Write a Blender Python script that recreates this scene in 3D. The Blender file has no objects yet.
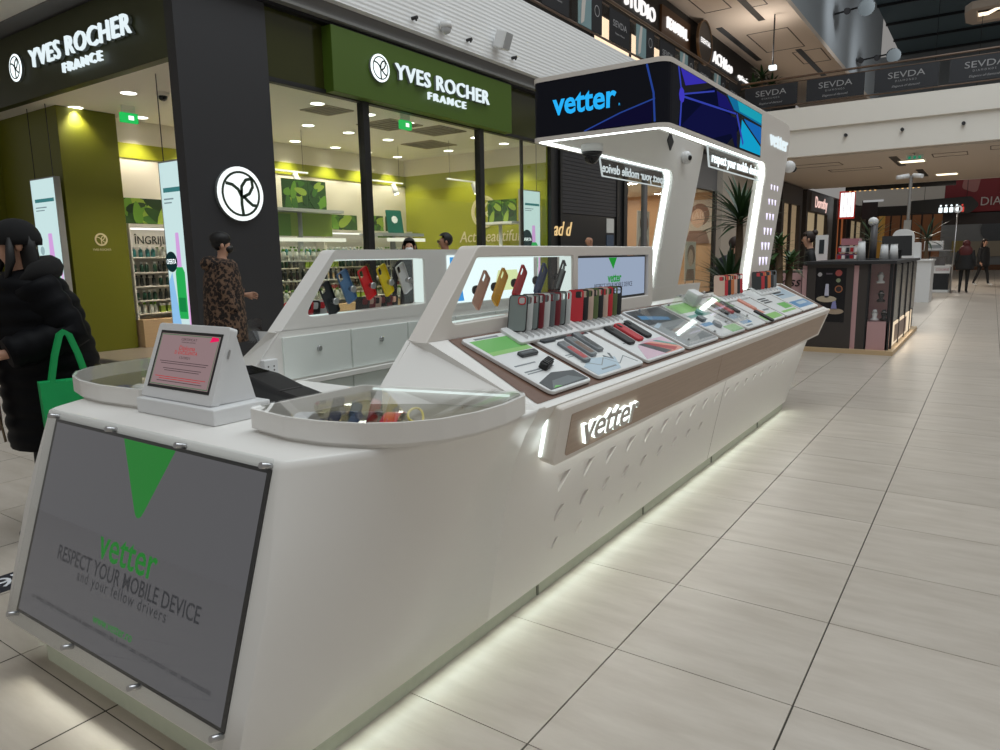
import bpy, bmesh, math, random
from mathutils import Vector, Matrix
from mathutils.geometry import tessellate_polygon
random.seed(7)
scene = bpy.context.scene
COL = scene.collection
PI = math.pi

# ------------------------------------------------------------------ camera
CAM_H = 1.3965
cam_d = bpy.data.cameras.new('camera')
cam_d.sensor_width = 36.0
cam_d.lens = 25.48
cam_d.clip_end = 300
cam = bpy.data.objects.new('camera', cam_d)
COL.objects.link(cam)
_fw = Vector((-0.55962194, 0.81230018, -0.16429151))
_rt = Vector((0.82497664, 0.56491008, -0.01703354))
_up = Vector((-0.07897358, 0.145069, 0.98626475))
cam.matrix_world = Matrix(((_rt.x, _up.x, -_fw.x, 0), (_rt.y, _up.y, -_fw.y, 0), (_rt.z, _up.z, -_fw.z, CAM_H), (0, 0, 0, 1)))
scene.camera = cam

# ------------------------------------------------------------------ world, sky light, exposure
scene.view_settings.view_transform = 'Standard'
scene.view_settings.look = 'None'
scene.view_settings.gamma = 1.0
scene.view_settings.use_curve_mapping = False
scene.view_settings.exposure = 0.0
world = bpy.data.worlds.new('mall_ambience')
scene.world = world
world.use_nodes = True
bg = world.node_tree.nodes['Background']
bg.inputs[0].default_value = (1.0, 0.968, 0.93, 1)
bg.inputs[1].default_value = 0.25

def area_light(name, loc, rot, sx, sy, power, color=(1, 1, 1), spread=None):
    d = bpy.data.lights.new(name, 'AREA')
    d.shape = 'RECTANGLE'; d.size = sx; d.size_y = sy; d.energy = power; d.color = color
    if spread is not None: d.spread = spread
    o = bpy.data.objects.new(name, d); COL.objects.link(o)
    o.location = loc; o.rotation_euler = rot
    return o
# daylight falling through the glazed atrium roof
area_light('atrium_skylight', (1.0, 9.0, 16.0), (0, 0, 0), 10.0, 30.0, 2300, (0.90, 0.97, 1.0))

# ------------------------------------------------------------------ materials
def S(r, g, b):
    def f(c):
        c /= 255.0
        return c / 12.92 if c <= 0.04045 else ((c + 0.055) / 1.055) ** 2.4
    return (f(r), f(g), f(b), 1.0)
MATS = {}
def mat(name, col, rough=0.5, metal=0.0, emit=None, es=0.0, spec=0.5, noise=0.0, nscale=8.0, stretch=None, bump=0.0, coat=0.0):
    if name in MATS: return MATS[name]
    m = bpy.data.materials.new(name); m.use_nodes = True
    nt = m.node_tree; b = nt.nodes['Principled BSDF']
    b.inputs['Base Color'].default_value = col
    b.inputs['Roughness'].default_value = rough
    b.inputs['Metallic'].default_value = metal
    b.inputs['Specular IOR Level'].default_value = spec
    if coat: b.inputs['Coat Weight'].default_value = coat
    if emit is not None:
        b.inputs['Emission Color'].default_value = emit
        b.inputs['Emission Strength'].default_value = es
    if noise > 0 or bump > 0:
        tc = nt.nodes.new('ShaderNodeTexCoord'); mp = nt.nodes.new('ShaderNodeMapping')
        if stretch: mp.inputs['Scale'].default_value = stretch
        nt.links.new(tc.outputs['Object'], mp.inputs['Vector'])
        n = nt.nodes.new('ShaderNodeTexNoise'); n.inputs['Scale'].default_value = nscale; n.inputs['Detail'].default_value = 5
        nt.links.new(mp.outputs[0], n.inputs['Vector'])
        if noise > 0:
            mx = nt.nodes.new('ShaderNodeMix'); mx.data_type = 'RGBA'
            mx.inputs[6].default_value = tuple(c * (1 - noise) for c in col[:3]) + (1,)
            mx.inputs[7].default_value = tuple(min(1, c * (1 + noise)) for c in col[:3]) + (1,)
            nt.links.new(n.outputs['Fac'], mx.inputs[0]); nt.links.new(mx.outputs[2], b.inputs['Base Color'])
        if bump > 0:
            bp = nt.nodes.new('ShaderNodeBump'); bp.inputs['Strength'].default_value = bump
            nt.links.new(n.outputs['Fac'], bp.inputs['Height']); nt.links.new(bp.outputs[0], b.inputs['Normal'])
    MATS[name] = m
    return m
def emis(name, col, s):
    if name in MATS: return MATS[name]
    m = bpy.data.materials.new(name); m.use_nodes = True
    nt = m.node_tree
    for n in list(nt.nodes):
        if n.type == 'BSDF_PRINCIPLED': nt.nodes.remove(n)
    e = nt.nodes.new('ShaderNodeEmission'); e.inputs[0].default_value = col; e.inputs[1].default_value = s
    nt.links.new(e.outputs[0], nt.nodes['Material Output'].inputs[0])
    MATS[name] = m
    return m
def glass(name, tint=(1, 1, 1, 1), refl=0.08, rough=0.0):
    if name in MATS: return MATS[name]
    m = bpy.data.materials.new(name); m.use_nodes = True
    nt = m.node_tree
    for n in list(nt.nodes):
        if n.type == 'BSDF_PRINCIPLED': nt.nodes.remove(n)
    t = nt.nodes.new('ShaderNodeBsdfTransparent'); t.inputs[0].default_value = tint
    g = nt.nodes.new('ShaderNodeBsdfGlossy'); g.inputs['Roughness'].default_value = rough; g.inputs[0].default_value = (1, 1, 1, 1)
    f = nt.nodes.new('ShaderNodeLayerWeight'); f.inputs[0].default_value = 0.5
    pw = nt.nodes.new('ShaderNodeMath'); pw.operation = 'POWER'; pw.inputs[1].default_value = 4.0
    nt.links.new(f.outputs['Facing'], pw.inputs[0])
    ma = nt.nodes.new('ShaderNodeMath'); ma.operation = 'MULTIPLY_ADD'; ma.inputs[1].default_value = 0.45; ma.inputs[2].default_value = refl * 0.3
    nt.links.new(pw.outputs[0], ma.inputs[0])
    mx = nt.nodes.new('ShaderNodeMixShader')
    nt.links.new(ma.outputs[0], mx.inputs[0]); nt.links.new(t.outputs[0], mx.inputs[1]); nt.links.new(g.outputs[0], mx.inputs[2])
    nt.links.new(mx.outputs[0], nt.nodes['Material Output'].inputs[0])
    MATS[name] = m
    return m

WHITE = mat('white_lacquer', S(238, 236, 232), 0.38)
WHITE2 = mat('white_lacquer_warm_light', S(232, 226, 219), 0.42)  # same lacquer; warm light on the outer faces is put into the colour
SATIN = mat('white_plastic', S(228, 229, 230), 0.35)
BLACK = mat('black_plastic', S(18, 18, 20), 0.4)
BLACKG = mat('black_gloss', S(10, 10, 12), 0.12)
DARK = mat('dark_anthracite', S(44, 44, 47), 0.55)
CHROME = mat('brushed_steel', S(190, 190, 192), 0.28, 1.0)
WOOD = mat('greige_wood', S(180, 158, 140), 0.5, noise=0.16, nscale=6, stretch=(6, 0.5, 18))
WOODD = mat('brown_shelf_wood', S(112, 82, 66), 0.5, noise=0.18, nscale=6, stretch=(20, 1, 8))
LEDW = emis('led_white', (0.88, 1.0, 0.97, 1), 5.0)
LEDS = emis('led_soft', (0.86, 1.0, 0.96, 1), 2.2)
SIGNW = emis('lit_white', (0.88, 0.98, 1.0, 1), 1.5)
GLASS = glass('clear_glass')
GLASSG = glass('shop_glass', (0.93, 0.96, 0.92, 1), 0.10)
ACRY = glass('acrylic_cover', (0.95, 0.96, 0.96, 1), 0.08)

# ------------------------------------------------------------------ mesh helpers
class B:
    """collects shapes for ONE mesh object"""
    def __init__(s): s.v = []; s.f = []; s.m = []; s.sm = []
    def add(s, vs, fs, mi=0, smooth=False):
        o = len(s.v); s.v += [tuple(v) for v in vs]
        for f in fs: s.f.append(tuple(i + o for i in f)); s.m.append(mi); s.sm.append(smooth)
        return s
    def box(s, x0, y0, z0, x1, y1, z1, M=None, mi=0):
        vs = [Vector((x, y, z)) for z in (z0, z1) for y in (y0, y1) for x in (x0, x1)]
        if M is not None: vs = [M @ v for v in vs]
        return s.add(vs, [(0, 2, 3, 1), (4, 5, 7, 6), (0, 1, 5, 4), (2, 6, 7, 3), (0, 4, 6, 2), (1, 3, 7, 5)], mi)
    def hexa(s, pts, mi=0):   # 4 bottom (ccw from above) + 4 top
        return s.add(pts, [(3, 2, 1, 0), (4, 5, 6, 7), (0, 1, 5, 4), (1, 2, 6, 5), (2, 3, 7, 6), (3, 0, 4, 7)], mi)
    def plate(s, outer, holes=(), z0=0.0, z1=0.01, M=None, mi=0, bev=0.0):
        loops = [list(outer)] + [list(h) for h in holes]
        flat = [p for l in loops for p in l]
        tris = tessellate_polygon([[Vector((p[0], p[1], 0)) for p in l] for l in loops])
        n = len(flat)
        vs = [Vector((p[0], p[1], z0)) for p in flat]
        if bev > 0:
            inset = []
            for l in loops:
                k = len(l); ar = sum(l[i][0] * l[(i + 1) % k][1] - l[(i + 1) % k][0] * l[i][1] for i in range(k))
                outerl = l is loops[0]
                sg = (1 if ar > 0 else -1) * (1 if outerl else -1)
                for i in range(k):
                    a, b_, c = Vector(l[i - 1]), Vector(l[i]), Vector(l[(i + 1) % k])
                    d = ((b_ - a).normalized() + (c - b_).normalized())
                    if d.length < 1e-6: d = b_ - a
                    d.normalize(); nn = Vector((-d.y, d.x)) * sg
                    inset.append((b_.x + nn.x * bev, b_.y + nn.y * bev))
            vs += [Vector((p[0], p[1], z1 - bev)) for p in flat] + [Vector((p[0], p[1], z1)) for p in inset]
        else:
            vs += [Vector((p[0], p[1], z1)) for p in flat]
        if M is not None: vs = [M @ v for v in vs]
        fs = []; top = (2 if bev > 0 else 1) * n
        for t in tris:
            a, b_, c = [flat[i] for i in t]
            cr = (b_[0] - a[0]) * (c[1] - a[1]) - (b_[1] - a[1]) * (c[0] - a[0])
            if cr < 0: t = (t[0], t[2], t[1])
            fs.append((t[2], t[1], t[0])); fs.append(tuple(i + top for i in t))
        o = 0
        for li, l in enumerate(loops):
            k = len(l); ar = sum(l[i][0] * l[(i + 1) % k][1] - l[(i + 1) % k][0] * l[i][1] for i in range(k))
            fl = (ar < 0) != (li > 0)
            for lev in range(2 if bev > 0 else 1):
                for i in range(k):
                    a, b_ = o + i + lev * n, o + (i + 1) % k + lev * n
                    q = (a, b_, b_ + n, a + n)
                    fs.append(q[::-1] if fl else q)
            o += k
        return s.add(vs, fs, mi)
    def loft(s, rings, cap=True, mi=0, smooth=True, closed=True):
        n = len(rings[0]); vs = [v for r in rings for v in r]; fs = []
        for i in range(len(rings) - 1):
            for j in range(n if closed else n - 1):
                a = i * n + j; b_ = i * n + (j + 1) % n
                fs.append((a, b_, b_ + n, a + n))
        s.add(vs, fs, mi, smooth)
        if cap and closed:
            o = len(s.v) - len(vs)
            s.f.append(tuple(o + j for j in range(n))[::-1]); s.m.append(mi); s.sm.append(False)
            s.f.append(tuple(o + len(vs) - n + j for j in range(n))); s.m.append(mi); s.sm.append(False)
        return s
    def cyl(s, p0, p1, r0, r1=None, n=12, mi=0, cap=True):
        r1 = r0 if r1 is None else r1
        p0, p1 = Vector(p0), Vector(p1); d = (p1 - p0).normalized()
        a = d.orthogonal().normalized(); b_ = d.cross(a)
        R = [[p + (a * math.cos(2 * PI * k / n) + b_ * math.sin(2 * PI * k / n)) * r for k in range(n)] for p, r in ((p0, r0), (p1, r1))]
        return s.loft(R, cap, mi)
    def tube(s, pts, r, n=8, mi=0):
        pts = [Vector(p) for p in pts]; rr = r if isinstance(r, (list, tuple)) else [r] * len(pts)
        rings = []; a = None
        for i, p in enumerate(pts):
            d = (pts[min(i + 1, len(pts) - 1)] - pts[max(i - 1, 0)]).normalized()
            if a is None: a = d.orthogonal().normalized()
            a = (a - d * a.dot(d)).normalized(); b_ = d.cross(a)
            rings.append([p + (a * math.cos(2 * PI * k / n) + b_ * math.sin(2 * PI * k / n)) * rr[i] for k in range(n)])
        return s.loft(rings, True, mi)
    def lathe(s, prof, c=(0, 0, 0), n=16, mi=0):
        return s.loft([[Vector((c[0] + r * math.cos(2 * PI * k / n), c[1] + r * math.sin(2 * PI * k / n), c[2] + z)) for k in range(n)] for r, z in prof], True, mi)
    def ball(s, c, rx, ry=None, rz=None, n=12, m=8, mi=0):
        ry = rx if ry is None else ry; rz = rx if rz is None else rz
        R = []
        for i in range(m + 1):
            t = PI * (i / m) * 0.998 + 0.003
            R.append([Vector((c[0] + rx * math.sin(t) * math.cos(2 * PI * k / n), c[1] + ry * math.sin(t) * math.sin(2 * PI * k / n), c[2] - rz * math.cos(t))) for k in range(n)])
        return s.loft(R, True, mi)
def rrect(x0, y0, x1, y1, r, n=4):
    out = []
    for cx, cy, a0 in ((x1 - r, y1 - r, 0), (x0 + r, y1 - r, PI / 2), (x0 + r, y0 + r, PI), (x1 - r, y0 + r, 1.5 * PI)):
        for k in range(n + 1):
            a = a0 + PI / 2 * k / n; out.append((cx + r * math.cos(a), cy + r * math.sin(a)))
    return out
def rpoly(pts, rs, n=5):   # polygon with rounded corners
    out = []; k = len(pts)
    for i in range(k):
        r = rs[i] if isinstance(rs, (list, tuple)) else rs
        p = Vector(pts[i]); a = (Vector(pts[i - 1]) - p); c = (Vector(pts[(i + 1) % k]) - p)
        if r <= 1e-6: out.append((p.x, p.y)); continue
        la, lc = a.length, c.length; a.normalize(); c.normalize()
        ang = a.angle(c); d = min(r / math.tan(ang / 2), la * .48, lc * .48)
        for j in range(n + 1):
            t = j / n
            q = (p + a * d) * (1 - t) ** 2 + p * 2 * t * (1 - t) + (p + c * d) * t ** 2
            out.append((q.x, q.y))
    return out
def circ(cx, cy, r, n=28, ry=None):
    return [(cx + r * math.cos(2 * PI * k / n), cy + (ry or r) * math.sin(2 * PI * k / n)) for k in range(n)]
def ribbon(pts, w):   # polyline with width -> outline polygon
    pts = [Vector(p) for p in pts]; L = []; R = []
    for i, p in enumerate(pts):
        d = (pts[min(i + 1, len(pts) - 1)] - pts[max(i - 1, 0)]).normalized(); n = Vector((-d.y, d.x))
        L.append((p.x + n.x * w / 2, p.y + n.y * w / 2)); R.append((p.x - n.x * w / 2, p.y - n.y * w / 2))
    return R + L[::-1]
def frame(o, ex, ey):   # matrix of a plane: local x, local y, local z = normal
    ex = Vector(ex).normalized(); ey = Vector(ey).normalized(); ez = ex.cross(ey)
    return Matrix(((ex.x, ey.x, ez.x, o[0]), (ex.y, ey.y, ez.y, o[1]), (ex.z, ey.z, ez.z, o[2]), (0, 0, 0, 1)))
def tl(x, y, z): return Matrix.Translation((x, y, z))
def mesh_of(b, name, mats, smooth_all=None):
    me = bpy.data.meshes.new(name); me.from_pydata(b.v, [], b.f)
    for m in (mats if isinstance(mats, (list, tuple)) else [mats]): me.materials.append(m)
    for i, p in enumerate(me.polygons): p.material_index = b.m[i]; p.use_smooth = b.sm[i]
    me.update()
    return me
def fixn(me):
    bm = bmesh.new(); bm.from_mesh(me); bmesh.ops.recalc_face_normals(bm, faces=bm.faces); bm.to_mesh(me); bm.free(); return me
def obj(name, b, mats, parent=None, M=None, bevel=0.0, world_coords=True):
    """b is a B (or a mesh). With a parent and world_coords, vertices are given in world space."""
    me = b if isinstance(b, bpy.types.Mesh) else fixn(mesh_of(b, name, mats))
    o = bpy.data.objects.new(name, me); COL.objects.link(o)
    if parent is not None:
        o.parent = parent
        if world_coords:
            inv = Matrix.Identity(4); q = parent
            chain = []
            while q is not None: chain.append(q); q = q.parent
            W = Matrix.Identity(4)
            for q in reversed(chain): W = W @ q.matrix_parent_inverse @ q.matrix_basis
            o.matrix_parent_inverse = W.inverted()
    if M is not None: o.matrix_basis = M
    if bevel > 0:
        md = o.modifiers.new('bevel', 'BEVEL'); md.width = bevel; md.segments = 2; md.limit_method = 'ANGLE'; md.angle_limit = 0.7
    return o
def tag(o, label, cat, group=None):
    o['label'] = label; o['category'] = cat
    if group: o['group'] = group
    return o
def thing(name, label, cat, loc=(0, 0, 0), rotz=0.0, group=None, M=None):
    o = bpy.data.objects.new(name, None); COL.objects.link(o); o.empty_display_size = 0.1
    if M is not None: o.matrix_basis = M
    else: o.location = loc; o.rotation_euler = (0, 0, rotz); o.matrix_basis = Matrix.Translation(loc) @ Matrix.Rotation(rotz, 4, 'Z')
    return tag(o, label, cat, group)
def struct(name, b, mats, parent=None, bevel=0.0):
    o = obj(name, b, mats, parent, bevel=bevel); 
    if parent is None: o['kind'] = 'structure'
    return o
def part(name, b, mats, parent, local=True, bevel=0.0, label=None):
    o = obj(name, b, mats, parent, bevel=bevel, world_coords=not local)
    if label: o['label'] = label
    return o
def dup(root, M, label=None, group=None):
    r = root.copy(); COL.objects.link(r); r.matrix_basis = M
    if label: r['label'] = label
    if group: r['group'] = group
    for ch in list(root.children):
        c = ch.copy(); COL.objects.link(c); c.parent = r; c.matrix_parent_inverse = ch.matrix_parent_inverse.copy()
        for g in list(ch.children):
            d = g.copy(); COL.objects.link(d); d.parent = c; d.matrix_parent_inverse = g.matrix_parent_inverse.copy()
    return r
_TC = {}
def text_mesh(s, size, depth=0.0, bold=0.0, align='CENTER', spacing=1.0, shear=0.0, width=None):
    cu = bpy.data.curves.new('lettering', 'FONT'); cu.body = s; cu.size = size; cu.extrude = depth / 2; cu.offset = bold
    cu.align_x = align; cu.align_y = 'CENTER'; cu.space_character = spacing; cu.shear = shear; cu.resolution_u = 3
    o = bpy.data.objects.new('lettering', cu); COL.objects.link(o)
    dg = bpy.context.evaluated_depsgraph_get()
    me = bpy.data.meshes.new_from_object(o.evaluated_get(dg))
    bpy.data.objects.remove(o); bpy.data.curves.remove(cu)
    if width and len(me.vertices):
        xs = [v.co.x for v in me.vertices]; w = max(xs) - min(xs); k = width / w
        for v in me.vertices: v.co.x *= k
    for v in me.vertices: v.co.z += depth / 2
    return me
def text(name, s, size, m, parent, M, local=True, **kw):
    me = text_mesh(s, size, **kw); me.materials.clear(); me.materials.append(m)
    me.transform(M)
    return obj(name, me, m, parent, world_coords=not local)

def letters(name, s, size, m, parent, M, local=True, **kw):
    """lettering with every letter an object of its own"""
    me = text_mesh(s, size, **kw); bm = bmesh.new(); bm.from_mesh(me); bmesh.ops.remove_doubles(bm, verts=bm.verts, dist=1e-5)
    bm.verts.ensure_lookup_table(); seen = set(); out = []
    for v in bm.verts:
        if v.index in seen: continue
        st, isl = [v], []
        seen.add(v.index)
        while st:
            q = st.pop(); isl.append(q)
            for e in q.link_edges:
                w = e.other_vert(q)
                if w.index not in seen: seen.add(w.index); st.append(w)
        ids = {q.index: i for i, q in enumerate(isl)}
        fs = {f for q in isl for f in q.link_faces}
        nm = bpy.data.meshes.new(name); nm.from_pydata([tuple(q.co) for q in isl], [], [[ids[w.index] for w in f.verts] for f in fs])
        nm.materials.append(m); nm.transform(M)
        out.append(obj(name, nm, m, parent, world_coords=not local))
    bm.free(); bpy.data.meshes.remove(me)
    return out
# ================================================================== FLOOR
def tile_material():
    m = bpy.data.materials.new('beige_stone_tile'); m.use_nodes = True; nt = m.node_tree; b = nt.nodes['Principled BSDF']
    geo = nt.nodes.new('ShaderNodeNewGeometry'); mp = nt.nodes.new('ShaderNodeMapping'); mp.inputs['Scale'].default_value = (1.2, 5.0, 1)
    nt.links.new(geo.outputs['Position'], mp.inputs['Vector'])
    n = nt.nodes.new('ShaderNodeTexNoise'); n.inputs['Scale'].default_value = 2.2; n.inputs['Detail'].default_value = 6; n.inputs['Roughness'].default_value = 0.6
    nt.links.new(mp.outputs[0], n.inputs['Vector'])
    r = nt.nodes.new('ShaderNodeValToRGB')
    r.color_ramp.elements[0].position = 0.32; r.color_ramp.elements[0].color = S(177, 167, 155)
    r.color_ramp.elements[1].position = 0.68; r.color_ramp.elements[1].color = S(193, 184, 173)
    nt.links.new(n.outputs['Fac'], r.inputs['Fac'])
    oi = nt.nodes.new('ShaderNodeObjectInfo'); hs = nt.nodes.new('ShaderNodeHueSaturation')
    mr = nt.nodes.new('ShaderNodeMapRange'); mr.inputs['To Min'].default_value = 0.955; mr.inputs['To Max'].default_value = 1.03
    nt.links.new(oi.outputs['Random'], mr.inputs['Value']); nt.links.new(mr.outputs[0], hs.inputs['Value']); nt.links.new(r.outputs[0], hs.inputs['Color'])
    nt.links.new(hs.outputs[0], b.inputs['Base Color'])
    b.inputs['Roughness'].default_value = 0.34; b.inputs['Specular IOR Level'].default_value = 0.45
    return m
TILE = tile_material()
GROUT = mat('dark_grout', S(74, 70, 62), 0.9)
GX0, GY0, TS = -1.0008, 2.1603, 0.6
floor = struct('floor', B().box(-34, -6, -0.12, 10, 66, -0.006), GROUT)
def in_shop(x, y): return x < -8.0 and y > 4.9
def project(P):
    v = Vector(P) - Vector((0, 0, CAM_H)); d = v.dot(_fw)
    if d < 0.3: return None
    return (500 + 707.76 * v.dot(_rt) / d, 375 - 707.76 * v.dot(_up) / d)
tiles = []
for i in range(-56, 19):
    for j in range(-14, 107):
        x, y = GX0 + i * TS, GY0 + j * TS
        if in_shop(x + .3, y + .3): continue
        q = [project((x + a, y + b_, 0)) for a, b_ in ((0, 0), (TS, 0), (TS, TS), (0, TS))]
        ar = 0.0
        if all(q):
            cx, cy = sum(p[0] for p in q) / 4, sum(p[1] for p in q) / 4
            if -40 < cx < 1060 and -40 < cy < 800:
                ar = abs(sum(q[k][0] * q[(k + 1) % 4][1] - q[(k + 1) % 4][0] * q[k][1] for k in range(4))) / 2
            if -3.1 < x and x + TS < -1.3 and .8 < y < 6.9: ar = 0.0
            if x + TS < -2.9 and y > 2.0: ar *= 0.02      # hidden behind the counter
        tiles.append((ar, x, y))
tiles.sort(reverse=True)
tm = fixn(mesh_of(B().box(0.0027, 0.0018, -0.02, TS - 0.0027, TS - 0.0018, 0), 'tile', TILE))
for ar, x, y in tiles[:300]:
    o = obj('tile', tm, TILE, floor); o.matrix_basis = tl(x, y, 0)
bt = B()
for ar, x, y in tiles[300:]:
    bt.add([(x + .0035, y + .0018, 0), (x + TS - .0035, y + .0018, 0), (x + TS - .0035, y + TS - .0018, 0), (x + .0035, y + TS - .0018, 0)], [(0, 1, 2, 3)])
o = obj('tile_field', bt, TILE, floor); o['kind'] = 'stuff'
# floor lettering sticker in front of the shop, dark with white writing
st = thing('floor_sticker', 'dark floor sticker with white writing beside the front display', 'sticker', (-3.515, 1.2, 0.001))
part('film', B().plate(rrect(-.095, -.6, .095, .5, .004), (), 0, .0012), mat('navy_film', S(30, 32, 44), .5), st)
letters('printed_mark', "9'v", .16, mat('white_print', S(220, 222, 228), .6), st, frame((0, .03, .0022), (0, 1, 0), (-1, 0, 0)), depth=.0008)

# ================================================================== COSMETICS SHOP SHELL (left, behind the kiosk)
DGREEN = mat('dark_olive', S(58, 62, 28), 0.35, noise=.05, nscale=2)
GREEN = mat('olive_green', S(104, 106, 14), 0.5)
LIME = mat('lime_green', S(156, 158, 28), 0.6)
SIGNG = mat('sign_green', S(72, 98, 22), 0.5)
SIGNGL = mat('sign_green_dark', S(52, 56, 22), 0.5)
CREAM = mat('cream_wall', S(222, 214, 196), 0.7)
CEILW = mat('ceiling_white', S(232, 228, 218), 0.8)
FASC = mat('fascia_white', S(206, 207, 206), 0.6)
SHOPF = mat('shop_floor', S(120, 110, 98), 0.35, noise=.1, nscale=3)
struct('floor_shop', B().box(-14.0, 5.0, -.1, -8.0, 13.6, 0.002), SHOPF)
struct('ceiling_shop', B().box(-14.0, 5.1, 3.75, -7.96, 13.6, 3.85), CEILW)
struct('wall_shop_rear', B().box(-12.2, 6.30, 0.002, -12.0, 13.45, 3.75), CREAM)
struct('wall_shop_end', B().box(-12.2, 13.45, 0.002, -7.97, 13.6, 3.75), LIME)
struct('wall_shop_side', B().box(-14.0, 5.05, 0.002, -13.8, 13.0, 3.75), GREEN)
struct('trim_1', B().box(-12.0, 6.30, 3.13, -11.985, 13.45, 3.37), LIME)
struct('trim_2', B().box(-12.0, 13.435, 3.37, -7.98, 13.45, 3.75), CREAM)
# olive pillar at the entrance
pw = struct('wall_pillar', B().box(-13.8, 5.41, 0.002, -11.7, 6.30, 3.75), GREEN, bevel=.005)
# dark corner column
colm = struct('wall_column', B().box(-8.02, 5.0, 0, -7.85, 6.27, 4.72), DARK)
struct('baseboard_shop', B().box(-13.8, 4.99, 0, -8.02, 5.05, .06), mat('threshold', S(30, 26, 24), .4))
# header over the entrance with the first sign (faces the camera side)
sg = thing('shop_sign', 'dark olive header sign with lit white lettering above the shop entrance', 'sign', (-10.9, 5.0, 3.76))
part('board', B().box(-13.9, 5.0, 3.74, -8.02, 5.12, 4.66), SIGNGL, sg, False)
SIGNT = emis('letter_lit', (0.84, 0.96, 1.0, 1), .95)
def lettering(root, s1, s2, o, ex, ey, h1, h2, w1, w2, off2):
    M = frame(o, ex, ey)
    letters('letter', s1, h1, SIGNT, root, M @ tl(0, 0, .05), False, depth=.03, bold=.0015, width=w1, spacing=1.08)
    letters('letter_return', s1, h1, mat('letter_return', S(120, 128, 126), .5), root, M @ tl(0, 0, 0.002), False, depth=.045, bold=.0045, width=w1, spacing=1.08)
    letters('small_letter', s2, h2, SIGNT, root, M @ tl(off2[0], off2[1], .02), False, depth=.04, bold=.0005, width=w2, spacing=1.35)
def emblem(root, M, r, ringm, disc, t=.05, halo=None):
    """leaf emblem: disc, ring and leaf strokes drawn as thin plates"""
    part('emblem_rim', B().plate(circ(0, 0, r, 36), (), 0, t * .8, M), mat('emblem_rim', S(120, 126, 126), .5), root, False)
    part('emblem_disc', B().plate(circ(0, 0, r, 36), (), t * .8, t, M), [disc], root, False)
    b = B()
    b.plate(circ(0, 0, r * .84, 36), [circ(0, 0, r * .755, 36)], t, t + .006, M)
    k = r * .8
    stem = [(0.05 * k, -.97 * k), (0.0, -.5 * k), (0.02 * k, 0), (0.0, .18 * k)]
    b.plate(ribbon(stem, .12 * r), (), t, t + .006, M)
    b.plate(ribbon([(-.80 * k, .46 * k), (-.45 * k, .40 * k), (-.15 * k, .2 * k), (0.01 * k, -.12 * k)], .12 * r), (), t, t + .006, M)
    b.plate(ribbon([(0.02 * k, 0.0), (.05 * k, .35 * k), (.3 * k, .66 * k), (.62 * k, .74 * k)], .12 * r), (), t, t + .006, M)
    b.plate(ribbon([(.62 * k, .74 * k), (.66 * k, .35 * k), (.45 * k, .03 * k), (.06 * k, -.16 * k)], .12 * r), (), t, t + .006, M)
    b.plate(ribbon([(.12 * k, -.1 * k), (.35 * k, -.32 * k), (.6 * k, -.5 * k), (.8 * k, -.52 * k)], .12 * r), (), t, t + .006, M)
    part('emblem_lines', b, [ringm], root, False)
EMB = mat('emblem_green', S(40, 58, 40), .6)
lettering(sg, 'YVES ROCHER', 'FRANCE', (-9.93, 4.995, 4.20), (1, 0, 0), (0, 0, 1), .33, .165, 2.62, 1.0, (.05, -.235))
emblem(sg, frame((-11.755, 5.0, 4.19), (1, 0, 0), (0, 0, 1)), .185, EMB, SIGNW)
# projecting sign along the window front
sg2 = thing('shop_sign', 'bright olive box sign with lit white lettering above the shop window', 'sign', (-7.85, 9.6, 3.72))
part('board', B().box(-7.97, 7.28, 3.72, -7.74, 11.78, 4.60), SIGNG, sg2, False, bevel=.008)
lettering(sg2, 'YVES ROCHER', 'FRANCE', (-7.74, 9.72, 4.20), (0, 1, 0), (0, 0, 1), .32, .16, 2.45, 1.0, (.05, -.22))
emblem(sg2, frame((-7.74, 8.18, 4.19), (0, 1, 0), (0, 0, 1)), .195, EMB, SIGNW)
# round emblem on the column
rl = thing('round_wall_sign', 'round lit white emblem sign mounted on the dark corner column', 'sign', (-7.85, 5.68, 2.23))
emblem(rl, frame((-7.85, 5.68, 2.23), (0, 1, 0), (0, 0, 1)), .33, EMB, emis('lit_disc', (.95, 1, 1, 1), 1.15), .06)
# shop window: transom, panes, mullions
w1 = struct('window_1', B().box(-8.0, 6.27, 0, -7.9, 13.6, .12), mat('dark_frame', S(22, 22, 22), .45))
DFR = MATS['dark_frame']
for y in (8.03, 10.98, 12.45, 13.55):
    hw = .012 if y == 12.45 else .065
    obj('mullion', B().box(-8.0, y - hw, .12, -7.88 if hw > .05 else -7.93, y + hw, 3.74), DFR, w1)
obj('head_rail', B().box(-8.0, 6.27, 3.70, -7.9, 13.6, 3.76), DFR, w1)
for a, b_ in ((6.30, 7.965), (8.095, 10.915), (11.045, 12.435), (12.465, 13.485)):
    obj('pane', B().box(-7.955, a, .12, -7.943, b_, 3.70), GLASSG, w1)
obj('transom', B().box(-7.98, 6.27, 3.76, -7.93, 13.7, 4.62), mat('transom_green', S(52, 54, 20), .15, noise=.2, nscale=1.2), w1)
struct('trim_3', B().box(-8.3, 5.0, 4.62, -7.82, 26, 4.78), mat('black_band', S(20, 20, 26), .4))
struct('trim_4', B().box(-8.3, 4.9, 4.66, -7.70, 26, 4.70), mat('ledge_grey', S(128, 128, 126), .5))
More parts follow.
